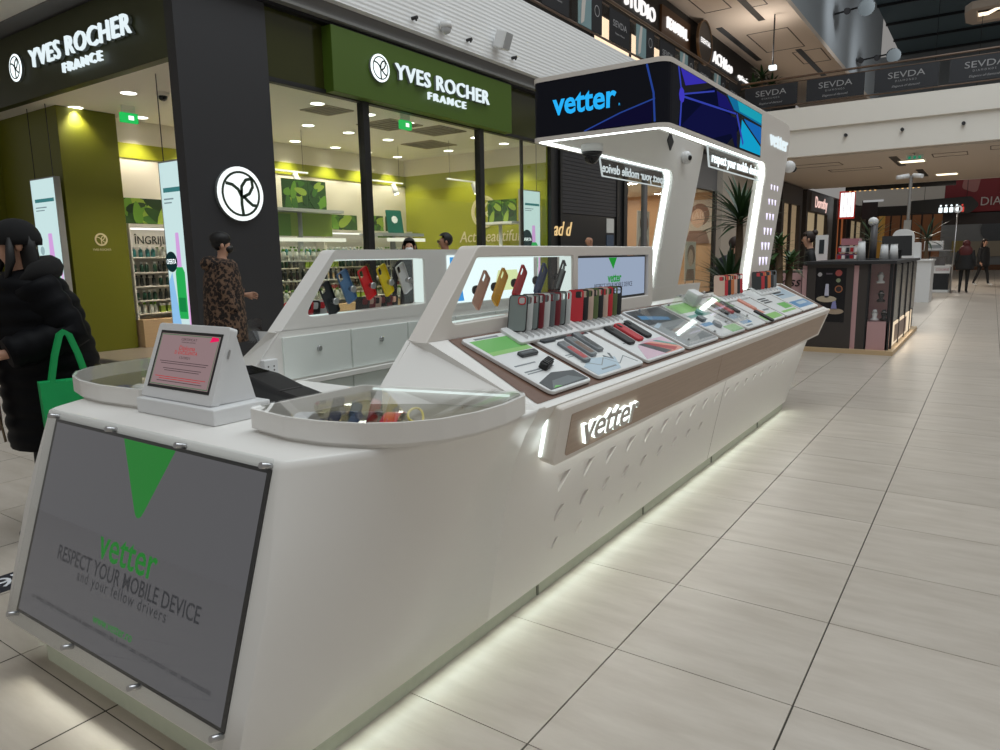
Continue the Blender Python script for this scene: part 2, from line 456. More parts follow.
# upper floor slab with ribbed white edge
def ribbed():
    m = bpy.data.materials.new('ribbed_fascia'); m.use_nodes = True; nt = m.node_tree; b = nt.nodes['Principled BSDF']
    b.inputs['Base Color'].default_value = S(234, 235, 235); b.inputs['Roughness'].default_value = .6
    g = nt.nodes.new('ShaderNodeNewGeometry'); sp = nt.nodes.new('ShaderNodeSeparateXYZ'); nt.links.new(g.outputs['Position'], sp.inputs[0])
    mu = nt.nodes.new('ShaderNodeMath'); mu.operation = 'MULTIPLY'; mu.inputs[1].default_value = 95; nt.links.new(sp.outputs[2], mu.inputs[0])
    si = nt.nodes.new('ShaderNodeMath'); si.operation = 'SINE'; nt.links.new(mu.outputs[0], si.inputs[0])
    bp = nt.nodes.new('ShaderNodeBump'); bp.inputs['Strength'].default_value = .22; bp.inputs['Distance'].default_value = .02
    nt.links.new(si.outputs[0], bp.inputs['Height']); nt.links.new(bp.outputs[0], b.inputs['Normal'])
    return m
RIB = ribbed()
struct('wall_gallery_edge', B().box(-14, 4.7, 4.86, -7.6, 26, 6.12), RIB)
struct('trim_5', B().box(-14, 4.75, 4.70, -7.72, 26, 4.86), mat('recess_grey', S(112, 112, 112), .7))
struct('ceiling_entrance', B().box(-16, 1.0, 4.72, -8.05, 4.98, 4.86), CEILW)
# ground floor facades further along, behind the kiosk
struct('wall_shopfront', B().box(-9.6, 13.6, 0, -8.05, 13.7, 4.62), mat('dark_green_panel', S(70, 82, 22), .3))
struct('wall_black_shop', B().box(-8.3, 13.7, 0, -8.0, 17.4, 4.62), mat('black_shop', S(26, 26, 28), .5))
struct('wall_far_left', B().box(-9.0, 25.2, 0, -8.0, 62, 4.56), mat('far_grey', S(120, 116, 110), .7))
struct('wall_pier', B().box(-8.1, 25.0, 0, -7.8, 28.6, 4.56), mat('pier_beige', S(168, 160, 150), .7))
struct('ceiling_shops', B().box(-12, 17.3, 3.5, -8.02, 25.2, 3.6), CEILW)
struct('wall_beige_shop', B().box(-12.2, 17.2, 0, -12.0, 25.2, 3.6), mat('peach_wall', S(206, 170, 138), .7))
struct('wall_beige_header', B().box(-8.2, 17.4, 3.5, -8.0, 25.2, 4.62), mat('header_grey', S(104, 104, 106), .5))
struct('wall_beige_end', B().box(-12.0, 25.0, 0, -8.02, 25.2, 3.5), MATS['peach_wall'])
struct('floor_beige_shop', B().box(-12.0, 17.4, -.1, -8.0, 25.0, 0.002), mat('parquet', S(140, 108, 84), .4))
# shutter shop details
sh = thing('roller_shutter', 'dark grey roller shutter half lowered in the black shop opening', 'shutter', (-7.98, 15.5, 2.3))
for k in range(18):
    part('slat', B().box(-8.0, 14.1, 2.35 + k * .082, -7.965, 16.9, 2.35 + k * .082 + .074), mat('shutter', S(52, 52, 56), .5), sh, False, bevel=0)
part('guide_rail', B().box(-8.0, 14.0, 0, -7.94, 14.1, 4.0), DFR, sh, False)
part('guide_rail', B().box(-8.0, 16.9, 0, -7.94, 17.0, 4.0), DFR, sh, False)
struct('door_1', B().box(-8.0, 14.1, 0, -7.97, 16.9, 2.33), mat('dark_opening', S(12, 12, 14), .3))
po = thing('wall_notice', 'small white and blue notice poster on the black shop front', 'poster', (-7.96, 16.5, 1.5))
part('sheet', B().box(-7.97, 16.35, 1.95, -7.955, 16.75, 2.3), mat('paper', S(214, 214, 210), .7), po, False)
part('sheet', B().box(-7.97, 16.35, 1.5, -7.955, 16.75, 1.9), mat('paper_blue', S(70, 84, 104), .7), po, False)
scr = thing('gold_lettering', 'gold script lettering glowing on the black shop front', 'sign', (-7.96, 14.0, 2.0))
text('script', 'ad d', .45, emis('gold_glow', S(235, 200, 140), 1.0), scr, frame((-7.95, 14.05, 1.98), (0, 1, 0), (0, 0, 1)), False, depth=.02, shear=.35)
# beige shop window
w2 = struct('window_2', B().box(-8.05, 17.4, 0, -7.95, 25.0, .1), DFR)
for y in (17.45, 18.75, 24.8):
    obj('mullion', B().box(-8.05, y - .1, .1, -7.95, y + .1, 3.5), MATS['header_grey'] if y == 18.75 else DFR, w2)
for a, b_ in ((17.55, 18.65), (18.85, 24.7)):
    obj('pane', B().box(-8.01, a, .1, -7.998, b_, 3.5), GLASSG, w2)

# ================================================================== UPPER FLOOR (left gallery)
UDK = mat('gallery_dark', S(34, 32, 31), .6)
BEIGEC = mat('gallery_ceiling', S(232, 216, 200), .8)
struct('floor_gallery', B().box(-14, 4.8, 6.12, -7.65, 45, 6.15), mat('gallery_floor', S(120, 112, 104), .5))
struct('wall_gallery', B().box(-10.4, 5, 6.15, -10.0, 45, 10.1), UDK)
struct('ceiling_gallery', B().box(-10.4, 5, 10.1, -6.65, 52, 10.3), BEIGEC)
struct('wall_gallery_upper', B().box(-6.9, 5, 10.3, -6.65, 52, 15.5), mat('upper_wall', S(176, 184, 190), .8))
for k, (x, y0, y1) in enumerate(((-7.9, 25.5, 29.4), (-9.5, 29.3, 35.2), (-7.65, 34.4, 40.2))):
    struct('trim_%d' % (10 + k), B().box(x - .12, y0, 10.085, x + .12, y1, 10.1), BLACK)
for k, (x, y, a, b_) in enumerate(((-8.9, 26.4, .5, .9), (-7.6, 27, .35, .7), (-8.1, 32.5, .8, 1.6), (-7.4, 36, .6, 1.2))):
    struct('trim_%d' % (20 + k), B().plate(rrect(x - a, y - b_, x + a, y + b_, .02), [rrect(x - a + .04, y - b_ + .04, x + a - .04, y + b_ - .04, .02)], 10.09, 10.1), mat('hatch_line', S(96, 84, 76), .8))
def gallery_sign(label, txt, y, z, size, m, w=None, board=None):
    t = thing('upper_shop_sign', label, 'sign', (-10.0, y, z))
    if board: part('board', B().box(-10.0, y - board[0], z - board[1], -9.92, y + board[0], z + board[1]), board[2], t, False)
    (letters if ' ' in txt else text)('letter' if ' ' in txt else 'lettering', txt, size, m, t, frame((-9.99 if not board else -9.915, y, z), (0, 1, 0), (0, 0, 1)), False, depth=.06, bold=.004, width=w)
LW = emis('gallery_lit', (1, .97, .95, 1), 1.05)
gallery_sign('lit white studio lettering on the upper gallery shop front', 'HD STUDIO', 22.2, 9.25, .62, LW, 3.6)
gallery_sign('lit white lettering on a brown upper gallery board', 'BEAUTIFUL', 25.9, 9.3, .5, LW, 2.0, (1.4, .5, mat('brown_board', S(92, 62, 34), .5)))
gallery_sign('large lit white lettering on the dark upper gallery front', 'ACH&co', 31.4, 9.28, .62, LW, 2.6)
gallery_sign('small lit white lettering right of the large one upstairs', 'optimedia', 34.4, 9.2, .28, LW, 1.6)
rs = thing('round_hanging_sign', 'round dark sign with small white lettering on the upper gallery', 'sign', (-9.6, 28.1, 9.0))
part('disc', B().plate(circ(0, 0, .75, 32), (), 0, .08, frame((-9.7, 28.1, 9.3), (0, 1, 0), (0, 0, 1))), BLACK, rs, False)
part('rim', B().plate(circ(0, 0, .80, 32), [circ(0, 0, .74, 32)], 0, .1, frame((-9.7, 28.1, 9.3), (0, 1, 0), (0, 0, 1))), mat('bronze', S(120, 96, 72), .4, .6), rs, False)
text('lettering', 'ESSENTIAL', .25, LW, rs, frame((-9.6, 28.1, 9.3), (0, 1, 0), (0, 0, 1)), False, depth=.01, width=1.1)
for k, (y0, y1, c) in enumerate(((19.5, 24.5, (255, 226, 190)), (25, 27.2, (230, 190, 140)), (29, 33.5, (255, 236, 214)), (34.2, 40, (250, 230, 206)))):
    t = thing('upper_glow_panel', 'added glow panel as a shop window behind the gallery railing, %s from the left' % ('first second third fourth'.split()[k]), 'window', (-9.98, (y0 + y1) / 2, 6.15), 0, 'added glow panels on the upper gallery')
    part('glow_sheet', B().box(-10.0, y0, 6.3, -9.96, y1, 8.3), emis('upper_window_%d' % k, S(*c), 1.3), t, False)  # glowing sheet added to brighten the gallery ceiling
    part('frame', B().plate([(y0 - .1, 6.15), (y1 + .1, 6.15), (y1 + .1, 8.4), (y0 - .1, 8.4)], [[(y0, 6.3), (y1, 6.3), (y1, 8.3), (y0, 8.3)]], -10.0, -9.93, frame((0, 0, 0), (0, 1, 0), (0, 0, 1))), UDK, t, False)
    part('mullion', B().box(-9.96, (y0 + y1) / 2 - .06, 6.3, -9.93, (y0 + y1) / 2 + .06, 8.3), UDK, t, False)
# gallery balustrade: posts, glass panes, rails, dark banners
RAILM = mat('rail_bronze', S(112, 94, 82), .4, .4)
def balustrade(name, label, pts_a, pts_b, n, z0, z1):
    A, Bv = Vector(pts_a), Vector(pts_b); L = (Bv - A).length; d = (Bv - A).normalized(); nrm = Vector((d.y, -d.x, 0))
    t = thing(name, label, 'railing', tuple(A))
    part('handrail', B().tube([A + Vector((0, 0, z1)), Bv + Vector((0, 0, z1))], .035, 8), RAILM, t, False)
    part('lower_rail', B().tube([A + Vector((0, 0, z0 + .12)), Bv + Vector((0, 0, z0 + .12))], .025, 6), RAILM, t, False)
    part('upper_rail', B().tube([A + Vector((0, 0, z1 - .14)), Bv + Vector((0, 0, z1 - .14))], .018, 6), RAILM, t, False)
    for k in range(n + 1):
        p = A.lerp(Bv, k / n)
        for s_ in (-.06, .06):
            q = p + d * s_
            part('post', B().box(-.018, -.04, z0, .018, .04, z1, frame((q.x, q.y, 0), d, nrm)), RAILM, t, False)
        if k < n:
            a, b_ = A.lerp(Bv, (k + .06) / n), A.lerp(Bv, (k + .94) / n)
            M = frame((a.x, a.y, 0), d, (0, 0, 1)); w = (b_ - a).length
            part('pane', B().box(0, z0 + .14, -.006, w, z1 - .15, .006, M), GLASS, t, False)
    return t
balustrade('gallery_railing', 'bronze and glass railing along the left upper gallery', (-7.64, 5, 0), (-7.64, 25.7, 0), 14, 6.12, 7.12)
BAN = mat('banner_black', S(24, 24, 28), .6); BANT = mat('banner_teal', S(120, 146, 150), .6); BANP = mat('banner_print', S(148, 148, 150), .6)
for k in range(14):
    y = 5 + 1.5 * k + .75
    teal = k % 2 == 0
    t = thing('railing_banner', ('pale teal fashion banner, number %s along the gallery railing' if teal else 'black banner with white serif name, number %s along the gallery railing') % ('one two three four five six seven eight nine ten eleven twelve thirteen fourteen'.split()[k]), 'banner', (-7.6, y, 6.2), group='banners on the gallery railing')
    part('sheet', B().box(-7.625, y - .55, 6.26, -7.61, y + .55, 6.98), BANT if teal else BAN, t, False)
    if teal:
        part('dark_panel', B().box(-7.612, y + .05, 6.26, -7.602, y + .55, 6.98), BAN, t, False)
        part('figure', B().plate(rpoly([(-.45, .0), (-.3, .1), (-.2, .72), (-.32, .72), (-.42, .4)], .03), (), 0, .004, frame((-7.606, y, 6.26), (0, 1, 0), (0, 0, 1))), mat('print_pale', S(196, 190, 184), .6), t, False)
        part('ring', B().plate(circ(.3, .45, .12, 20), [circ(.3, .45, .1, 20)], 0, .003, frame((-7.601, y, 6.26), (0, 1, 0), (0, 0, 1))), BANP, t, False)
    else:
        text('lettering', 'SEVDA', .2, BANP, t, frame((-7.608, y, 6.68), (0, 1, 0), (0, 0, 1)), False, depth=.003, width=.75)
        text('small_lettering', 'Elegance of diamond', .06, BANP, t, frame((-7.608, y, 6.48), (0, 1, 0), (0, 0, 1)), False, depth=.003)
# lit ceiling strip lamps seen between the railing posts
cs = thing('gallery_light', 'warm lit display light glowing behind the gallery railing', 'light', (-9.8, 14, 6.9))
part('housing', B().box(-9.98, 11.5, 7.25, -9.7, 18.5, 7.4), UDK, cs, False)
part('diffuser', B().box(-9.95, 11.6, 6.6, -9.75, 18.4, 7.25), emis('warm_lit', S(255, 236, 190), 1.1), cs, False)

# ================================================================== BRIDGE (far, crosses the atrium)
struct('wall_bridge', B().box(-7.6, 26, 5.42, 9, 26.3, 6.12).box(-7.6, 26.12, 4.56, 9, 26.3, 5.42), mat('bridge_white', S(234, 230, 222), .7))
struct('floor_bridge', B().box(-7.6, 26.3, 6.0, 9, 39, 6.12), MATS['gallery_floor'])
struct('ceiling_bridge', B().box(-8.0, 26.3, 4.5, 9, 39, 4.6), mat('bridge_soffit', S(200, 188, 176), .8))
struct('wall_bridge_back', B().box(-7.6, 39, 4.5, 9, 39.3, 6.12), MATS['bridge_white'])
balustrade('bridge_railing', 'bronze and glass railing across the far bridge', (-7.6, 26.05, 0), (4.4, 26.05, 0), 6, 6.12, 7.12)
for k in range(6):
    x = -7.6 + 2 * k + 1
    t = thing('bridge_banner', 'black banner with white serif name, %s from the left on the bridge railing' % ('first second third fourth fifth sixth'.split()[k]), 'banner', (x, 26, 6.2), group='banners on the bridge railing')
    part('sheet', B().box(x - .86, 26.005, 6.28, x + .86, 26.02, 6.96), mat('banner_navy', S(30, 32, 38), .5), t, False)
    text('lettering', 'SEVDA', .26, BANP, t, frame((x, 26.002, 6.72), (1, 0, 0), (0, 0, 1)), False, depth=.003, width=1.0)
    text('small_lettering', 'D I A M O N D S', .08, BANP, t, frame((x, 26.002, 6.55), (1, 0, 0), (0, 0, 1)), False, depth=.003)
    text('script', 'Elegance of diamond', .09, BANP, t, frame((x, 26.002, 6.40), (1, 0, 0), (0, 0, 1)), False, depth=.003, shear=.3)
for k, x in enumerate((-4.2, -2.6, -1.0, .4)):
    tag(obj('sprinkler', B().cyl((x, 25.99, 5.1), (x, 26.13, 5.1), .05, .05, 10), DARK), 'small dark nozzle on the white bridge edge, %s from the left' % ('first second third fourth'.split()[k]), 'nozzle', 'nozzles on the bridge edge')
for k, (x, y) in enumerate(((-2.57, 29.57), (-1.8, 35.6))):
    t = thing('ceiling_panel_light', 'warm lit ceiling panel under the bridge, %s one' % ('nearer' if k == 0 else 'farther'), 'light', (x, y, 4.5))
    part('rim', B().plate(rrect(x - .42, y - .42, x + .42, y + .42, .01), [rrect(x - .37, y - .37, x + .37, y + .37, .01)], 4.47, 4.5), CEILW, t, False)
    part('diffuser', B().box(x - .37, y - .37, 4.48, x + .37, y + .37, 4.5), emis('panel_lit', S(255, 240, 205), 3.0), t, False)
    area_light('panel_lamp', (x, y, 4.46), (0, 0, 0), .7, .7, 130, (1, .93, .82))
for k, (x, y, w, d) in enumerate(((-3.0, 29.4, .12, 1.6), (-2.6, 34.5, .12, 1.6), (-1.4, 28.5, .5, .5), (.2, 27.6, .5, .5), (-4.6, 31, .9, .4), (-5.5, 28.6, .8, .5))):
    slot = k < 2
    struct('trim_%d' % (30 + k), B().box(x - w, y - d, 4.488, x + w, y + d, 4.5) if slot else B().plate(rrect(x - w, y - d, x + w, y + d, .02), [rrect(x - w + .03, y - d + .03, x + w - .03, y + d - .03, .02)], 4.49, 4.5), BLACK if slot else MATS['hatch_line'])
t = thing('exit_sign', 'small green and white exit sign hanging under the bridge', 'sign', (-2.35, 27.3, 4.2))
part('box', B().box(-2.55, 27.3, 4.28, -2.07, 27.4, 4.44), mat('exit_white', S(206, 224, 214), .5), t, False)
for k in range(3): part('pictogram', B().box(-2.49 + k * .14, 27.29, 4.32, -2.42 + k * .14, 27.3, 4.40), emis('exit_green', S(40, 150, 110), .7), t, False)
part('hanger', B().cyl((-2.31, 27.35, 4.44), (-2.35, 27.35, 4.5), .015), CHROME, t, False)

# dark glazed roof with beams far above
RFM = mat('roof_glass_dark', S(96, 116, 124), .5)
rf = struct('ceiling_atrium', B().box(-6.65, 27, 15.5, 10, 75, 15.7), RFM)
for k in range(11):
    y = 28 + 4.2 * k
    obj('roof_beam', B().box(-6.65, y, 15.36, 10, y + .14, 15.5), mat('roof_beam', S(26, 28, 32), .5), rf)
struct('wall_far', B().box(-9, 62, 0, 10, 62.3, 15.5), mat('far_wall_grey', S(128, 134, 138), .8))
struct('wall_far_upper', B().box(-8.9, 60.5, 4.6, 10, 61.9, 6.2), MATS['bridge_white'])
t = thing('ceiling_fixture', 'octagonal beige ceiling fixture with lit zigzag tubes above the atrium', 'light', (.15, 45, 13.0))
part('body', B().plate(rpoly([(-2.2, -.9), (-1.9, -1.5), (1.9, -1.5), (2.2, -.9), (2.2, .9), (1.9, 1.5), (-1.9, 1.5), (-2.2, .9)], 0), [rpoly([(-1.7, -1.0), (1.7, -1.0), (1.7, 1.0), (-1.7, 1.0)], 0)], 12.0, 12.35, tl(.15, 45, .9)), BEIGEC, t, False)
part('backing', B().box(-1.65, 43.9, 13.24, 1.95, 46.1, 13.26), BLACK, t, False)
for q_ in (-1.5, 1.8): part('hanger', B().cyl((q_, 45, 13.25), (q_, 45, 15.4), .02, .02, 6), DARK, t, False)
for k in range(2):
    part('tube', B().tube([(-1.5, 45.3 - .35 * k, 13.0), (-1.1, 45.3 - .35 * k, 13.0), (-.7, 44.6 - .2 * k, 13.0), (1.8, 44.6 - .2 * k, 13.0)], .04, 6), emis('zig_lit', S(255, 235, 205), 2.0), t, False)
for k, (x, y, z) in enumerate(((-5.4, 36.5, 12.0), (-5.0, 43.3, 11.4))):
    t = thing('spotlight_bar', 'dark truss with round spotlights on the white upper wall, %s one' % ('upper' if k == 0 else 'lower'), 'spotlight', (x, y, z))
    d_ = bpy.data.lights.new('wall_fill_spot', 'SPOT'); d_.energy = 160; d_.spot_size = 2.2; d_.spot_blend = .8; d_.shadow_soft_size = .3; d_.color = (.95, .98, 1)  # added spot to brighten the upper wall; the truss heads stay dark
    o_ = bpy.data.objects.new('wall_fill_spot', d_); COL.objects.link(o_); o_.location = (x + 1.6, y - 1.2, z - .2); o_.rotation_euler = Vector((-1, .55, -.02)).to_track_quat('-Z', 'Y').to_euler()
    part('truss', B().tube([(-6.65, y, z - .15), (x + .2, y, z)], .04, 6), DARK, t, False)
    for q in (0, .75, 1.5):
        part('lamp', B().cyl((x - q, y - .1, z - .1), (x - q + .1, y - .45, z - .25), .1 if q else .3, .14 if q else .34, 14), DARK if q else mat('lamp_grey', S(110, 118, 122), .4), t, False)
# ================================================================== THE KIOSK
CX = -2.066
def mx(x): return 2 * CX - x
kiosk = thing('sales_kiosk', 'long white accessories kiosk with sloped shelves and wood fascia bands', 'kiosk', (CX, 3.9, 0))
PROF = [(.06, -1.44), (.19, -1.4155), (.30, -1.395), (.55, -1.345), (.70, -1.305), (.80, -1.262), (.865, -1.222), (.885, -1.212), (.89, -1.22)]
def front_outline(z, xs):
    t = (z - .06) / .83
    yf = .862 + .3125 * (z - .06) + (.012 if z > .887 else 0) + max(0, .19 - z) * 1.3
    x0 = min(xs - .006, -1.42 - .058 * max(0, (z - .6) / .29)); rx = xs - x0; ry = .40 + .36 * t
    CV = [(0, 0), (.05, .008), (.11, .03), (.18, .068), (.26, .115), (.36, .175), (.47, .245), (.58, .32), (.68, .40), (.77, .49), (.85, .59), (.915, .70), (.965, .82), (.99, .92), (1, 1)]
    pts = [(xs, 1.98)] + [(x0 + rx * u, min(yf + ry * v, 1.97)) for u, v in CV[::-1]]
    pts.append((CX, yf))
    return pts
rings = []
for z, xs in PROF:
    p = front_outline(z, xs)
    tt = (z - .06) / .83
    full = p + [(mx(x) - .065 * tt * max(0, min(1, (1.98 - y) / .55)), y) for x, y in p[-2::-1]]
    rings.append([Vector((x, y, z)) for x, y in full])
b = B().loft(rings, True)
fc = part('front_counter', b, WHITE, kiosk, False)
# side counters: profile in X-Z, lower block; ends lean outwards
def side_counter(m):
    b = B()
    def yfar(z): return 6.64 + (z - .06) * .5
    pr_ = [(x, z) for z, x in PROF[:-1]]
    R = []
    for near in (True, False):
        ring = []
        for x, z in pr_:
            ring.append((x, 1.98 if near else yfar(z), z))
        ring.append((-1.22, 2.0 if near else yfar(.89), .889))
        ring.append((-1.235, 1.995 if near else yfar(.9), .8955))
        ring.append((-1.625, 1.94 if near else 7.12, 1.10))
        ring.append((-1.715, 1.93 if near else 7.12, 1.107))
        ring.append((-1.715, 1.76 if near else 6.9, .89))
        ring.append((-1.715, 1.70 if near else 6.64, .06))
        R.append([Vector((m(x), y, z)) for x, y, z in ring])
    b.loft(R, True, smooth=False)
    return b
def carve(me):
    """sink three rows of small triangles into the leaning side"""
    def face(z):
        for (z0, x0), (z1, x1) in zip(PROF, PROF[1:]):
            if z0 <= z <= z1: return x0 + (x1 - x0) * (z - z0) / (z1 - z0)
    c = B()
    for row, (z, n) in enumerate(((.505, 18), (.362, 9), (.219, 5))):
        for k in range(n):
            y = 2.40 + .217 * k + .01 * row
            if abs(y - 4.474) < .09: y -= .06
            s_ = (1 - .028 * k) * (1 - .22 * row); dp = .020 * (1 - .04 * k) * (1 - .3 * row)
            if s_ < .3: continue
            T = [(y - .055 * s_, z + .036 * s_), (y + .055 * s_, z + .036 * s_), (y - .022 * s_, z - .048 * s_)]
            out = [Vector((face(q) + .012, p, q)) for p, q in T]
            inn = [Vector((face(T[0][1]) - .0008, *T[0])), Vector((face(T[1][1]) - dp, *T[1])), Vector((face(T[2][1]) - dp * .5, *T[2]))]
            c.add(out + inn, [(0, 1, 2), (5, 4, 3), (0, 3, 4, 1), (1, 4, 5, 2), (2, 5, 3, 0)])
    cm = fixn(mesh_of(c, 'cutter', WHITE))
    oc = bpy.data.objects.new('cutter', cm); COL.objects.link(oc)
    ob = bpy.data.objects.new('carved', me); COL.objects.link(ob)
    md = ob.modifiers.new('cut', 'BOOLEAN'); md.operation = 'DIFFERENCE'; md.object = oc; md.solver = 'EXACT'
    dg = bpy.context.evaluated_depsgraph_get(); res = bpy.data.meshes.new_from_object(ob.evaluated_get(dg))
    bpy.data.objects.remove(ob); bpy.data.objects.remove(oc)
    return res if len(res.polygons) > 50 else me
for m, nm in ((lambda x: x, 'r'), (mx, 'l')):
    scm = fixn(mesh_of(side_counter(m), 'side_counter', WHITE))
    if nm == 'r': scm = carve(scm)
    part('side_counter', scm, WHITE, kiosk, False)
    # sloping end shoulder between the front counter and the shelf
    b = B()
    P = [(-1.715, 1.68, .888), (-1.212, 1.978, .888), (-1.212, 1.985, .893), (-1.255, 1.975, .906), (-1.625, 1.912, 1.101), (-1.715, 1.902, 1.108)]
    Q = [(x, 2.03, z - .002) for x, y, z in P]
    b.add([(m(x), y, z) for x, y, z in P], [tuple(range(6))])
    b.add([(m(x), y, z) for x, y, z in P] + [(m(x), y, z) for x, y, z in Q], [(i, (i + 1) % 6, (i + 1) % 6 + 6, i + 6) for i in range(6)])
    part('shoulder', b, WHITE, kiosk, False)
    # clear plinth under the body
    ACRP = mat('frosted_plinth', S(150, 154, 138), .35, noise=.12, nscale=30, emit=S(200, 206, 180), es=.14)
    part('plinth', B().hexa([(m(-1.60), 1.0, 0), (m(-1.455), 1.0, 0), (m(-1.455), 6.6, 0), (m(-1.60), 6.6, 0), (m(-1.60), 1.0, .07), (m(-1.455), 1.0, .07), (m(-1.455), 6.6, .07), (m(-1.60), 6.6, .07)]), ACRP, kiosk, False)
    for y in (2.35, 3.45, 4.6, 5.75):
        part('plinth_joint', B().box(min(m(-1.455), m(-1.449)), y, .004, max(m(-1.455), m(-1.449)), y + .012, .06), mat('plinth_edge', S(104, 108, 96), .4), kiosk, False)
    # fascia slab, lit behind, with wood inlay
    sx = 1 if nm == 'r' else -1
    ey = (-.2 * -sx, 0, 1)
    F = frame((m(-1.2545), 0, .655), (0, 1, 0), (sx * .196, 0, .98)) if nm == 'r' else frame((m(-1.2545), 0, .655), (0, -1, 0), (sx * .196, 0, .98))
    yy = (lambda y: y) if nm == 'r' else (lambda y: -y)
    out = rpoly([(2.10, 0), (6.86, 0), (7.13, .228), (2.10, .228)] if nm == 'r' else [(-6.86, 0), (-2.10, 0), (-2.10, .228), (-7.13, .228)], [.045, .01, .01, .012] if nm == 'r' else [.01, .045, .012, .01])
    part('fascia_slab', B().plate(out, (), -.035, .022, F, bev=.006), WHITE2, kiosk, False)
    o2 = [(2.185, .026), (3.92, .026), (3.92, .19), (2.185, .19)], [(3.928, .026), (6.78, .026), (6.98, .19), (3.928, .19)]
    for q in o2:
        if nm == 'l': q = [(-a, c) for a, c in q][::-1]
        part('wood_panel', B().plate(rpoly(q, [.02, 0.002, 0.002, .006] if q[0][0] in (2.185, ) else .003), (), .0215, .0245, F), WOOD, kiosk, False)
    # backlit strip at the near end and under the slab
    part('led_strip', B().box(min(yy(2.092), yy(2.1)), .03, -.034, max(yy(2.092), yy(2.1)), .20, -.024, F), LEDS, kiosk, False)
    part('led_strip', B().box(min(yy(2.2), yy(6.8)), -.001, -.056, max(yy(2.2), yy(6.8)), .012, -.034, F), emis('led_under', (.95, 1, .97, 1), 9.0), kiosk, False)
    if nm == 'r':
        LT = F @ tl(2.52, .108, .026)
        letters('halo_letter', 'vetter', .175, LEDS, kiosk, LT, False, depth=.012, bold=.0032, width=.51, spacing=.97)
        letters('sign_letter', 'vetter', .175, mat('letter_face', S(196, 190, 184), .4), kiosk, LT @ tl(0, 0, .013), False, depth=.004, bold=.0015, width=.505, spacing=.94)
    seam = B()
    zz = [p for p in PROF[:5]]
    for (z0, x0), (z1, x1) in zip(zz, zz[1:]):
        seam.add([(m(x0 + .0012), 4.471, z0), (m(x0 + .0012), 4.477, z0), (m(x1 + .0012), 4.477, z1), (m(x1 + .0012), 4.471, z1)], [(0, 1, 2, 3)])
    part('panel_joint', seam, mat('joint_grey', S(120, 112, 104), .8), kiosk, False)
    # shelf board with white border
    sP = lambda y, s: (m(-1.255 - .365 * s), y, .9065 + .1925 * s)
    b = B(); q = [sP(2.02, -.045), sP(7.05, -.045), sP(7.05, 1), sP(2.02, 1)]
    b.add([(x, y, z + .0015) for x, y, z in q], [(0, 1, 2, 3)])
    part('shelf_board', b, WOODD, kiosk, False)
# base: LED light strips under the leaning body (real lamps of the kiosk)
for sgn, xx in ((1, -1.449), (-1, mx(-1.449))):
    part('base_led', B().box(xx - .004, 1.05, .052, xx + .004, 6.55, .0585), mat('led_profile', S(180, 186, 170), .4), kiosk, False)
    l = area_light('base_light', (xx + sgn * .012, 3.8, .05), (0, -sgn * math.radians(60), 0), .02, 5.5, 2.3, spread=math.radians(150), color=(.86, 1.0, .90))
    area_light('base_light', (xx + sgn * .014, 3.8, .054), (0, -sgn * math.radians(80), 0), .012, 5.5, 2.2, spread=math.radians(70), color=(.86, 1.0, .90))
l = area_light('base_light', (CX, .93, .06), (math.radians(-78), 0, 0), 1.1, .02, .7, spread=math.radians(140), color=(.97, 1.0, .88))
part('plinth', B().box(mx(-1.6), 1.0, 0, -1.6, 1.05, .07), MATS['frosted_plinth'], kiosk, False)
# floor inside the kiosk stays the tile floor; inner drawer fronts on both sides
DRW = mat('drawer_white', S(232, 238, 234), .4)
for m, sgn in ((mx, 1), (lambda x: x, -1)):
    xi = m(-1.715)
    for r_, (z0, z1) in enumerate(((.90, 1.08), (.685, .865), (.47, .65))):
        for k in range(9):
            y0 = 1.90 + .39 * k
            d = part('drawer', B().box(min(xi, xi + sgn * .012), y0 + .004, z0, max(xi, xi + sgn * .012), y0 + .384, z1), DRW, kiosk, False, bevel=.002)
            yk, zk = y0 + .195, z1 - .065
            part('lock', B().cyl((xi + sgn * .012, yk, zk), (xi + sgn * .019, yk, zk), .013, .012, 14), CHROME, d, False)
    part('ledge', B().box(min(xi, xi + sgn * .035), 1.80, .872, max(xi, xi + sgn * .035), 6.4, .892), WHITE, kiosk, False)
so = thing('wall_socket', 'white double power socket on the inner end of the left counter', 'socket', (-2.39, 1.84, .96))
part('plate', B().box(-2.417, 1.792, .915, -2.392, 1.862, 1.0), SATIN, so, False, bevel=.004)
for a in (0, 1):
    for c in (0, 1, 2):
        part('hole', B().cyl((-2.3925, 1.812 + a * .028, .94 + c * .016), (-2.391, 1.812 + a * .028, .94 + c * .016), .0035, .0035, 8), BLACK, so, False)

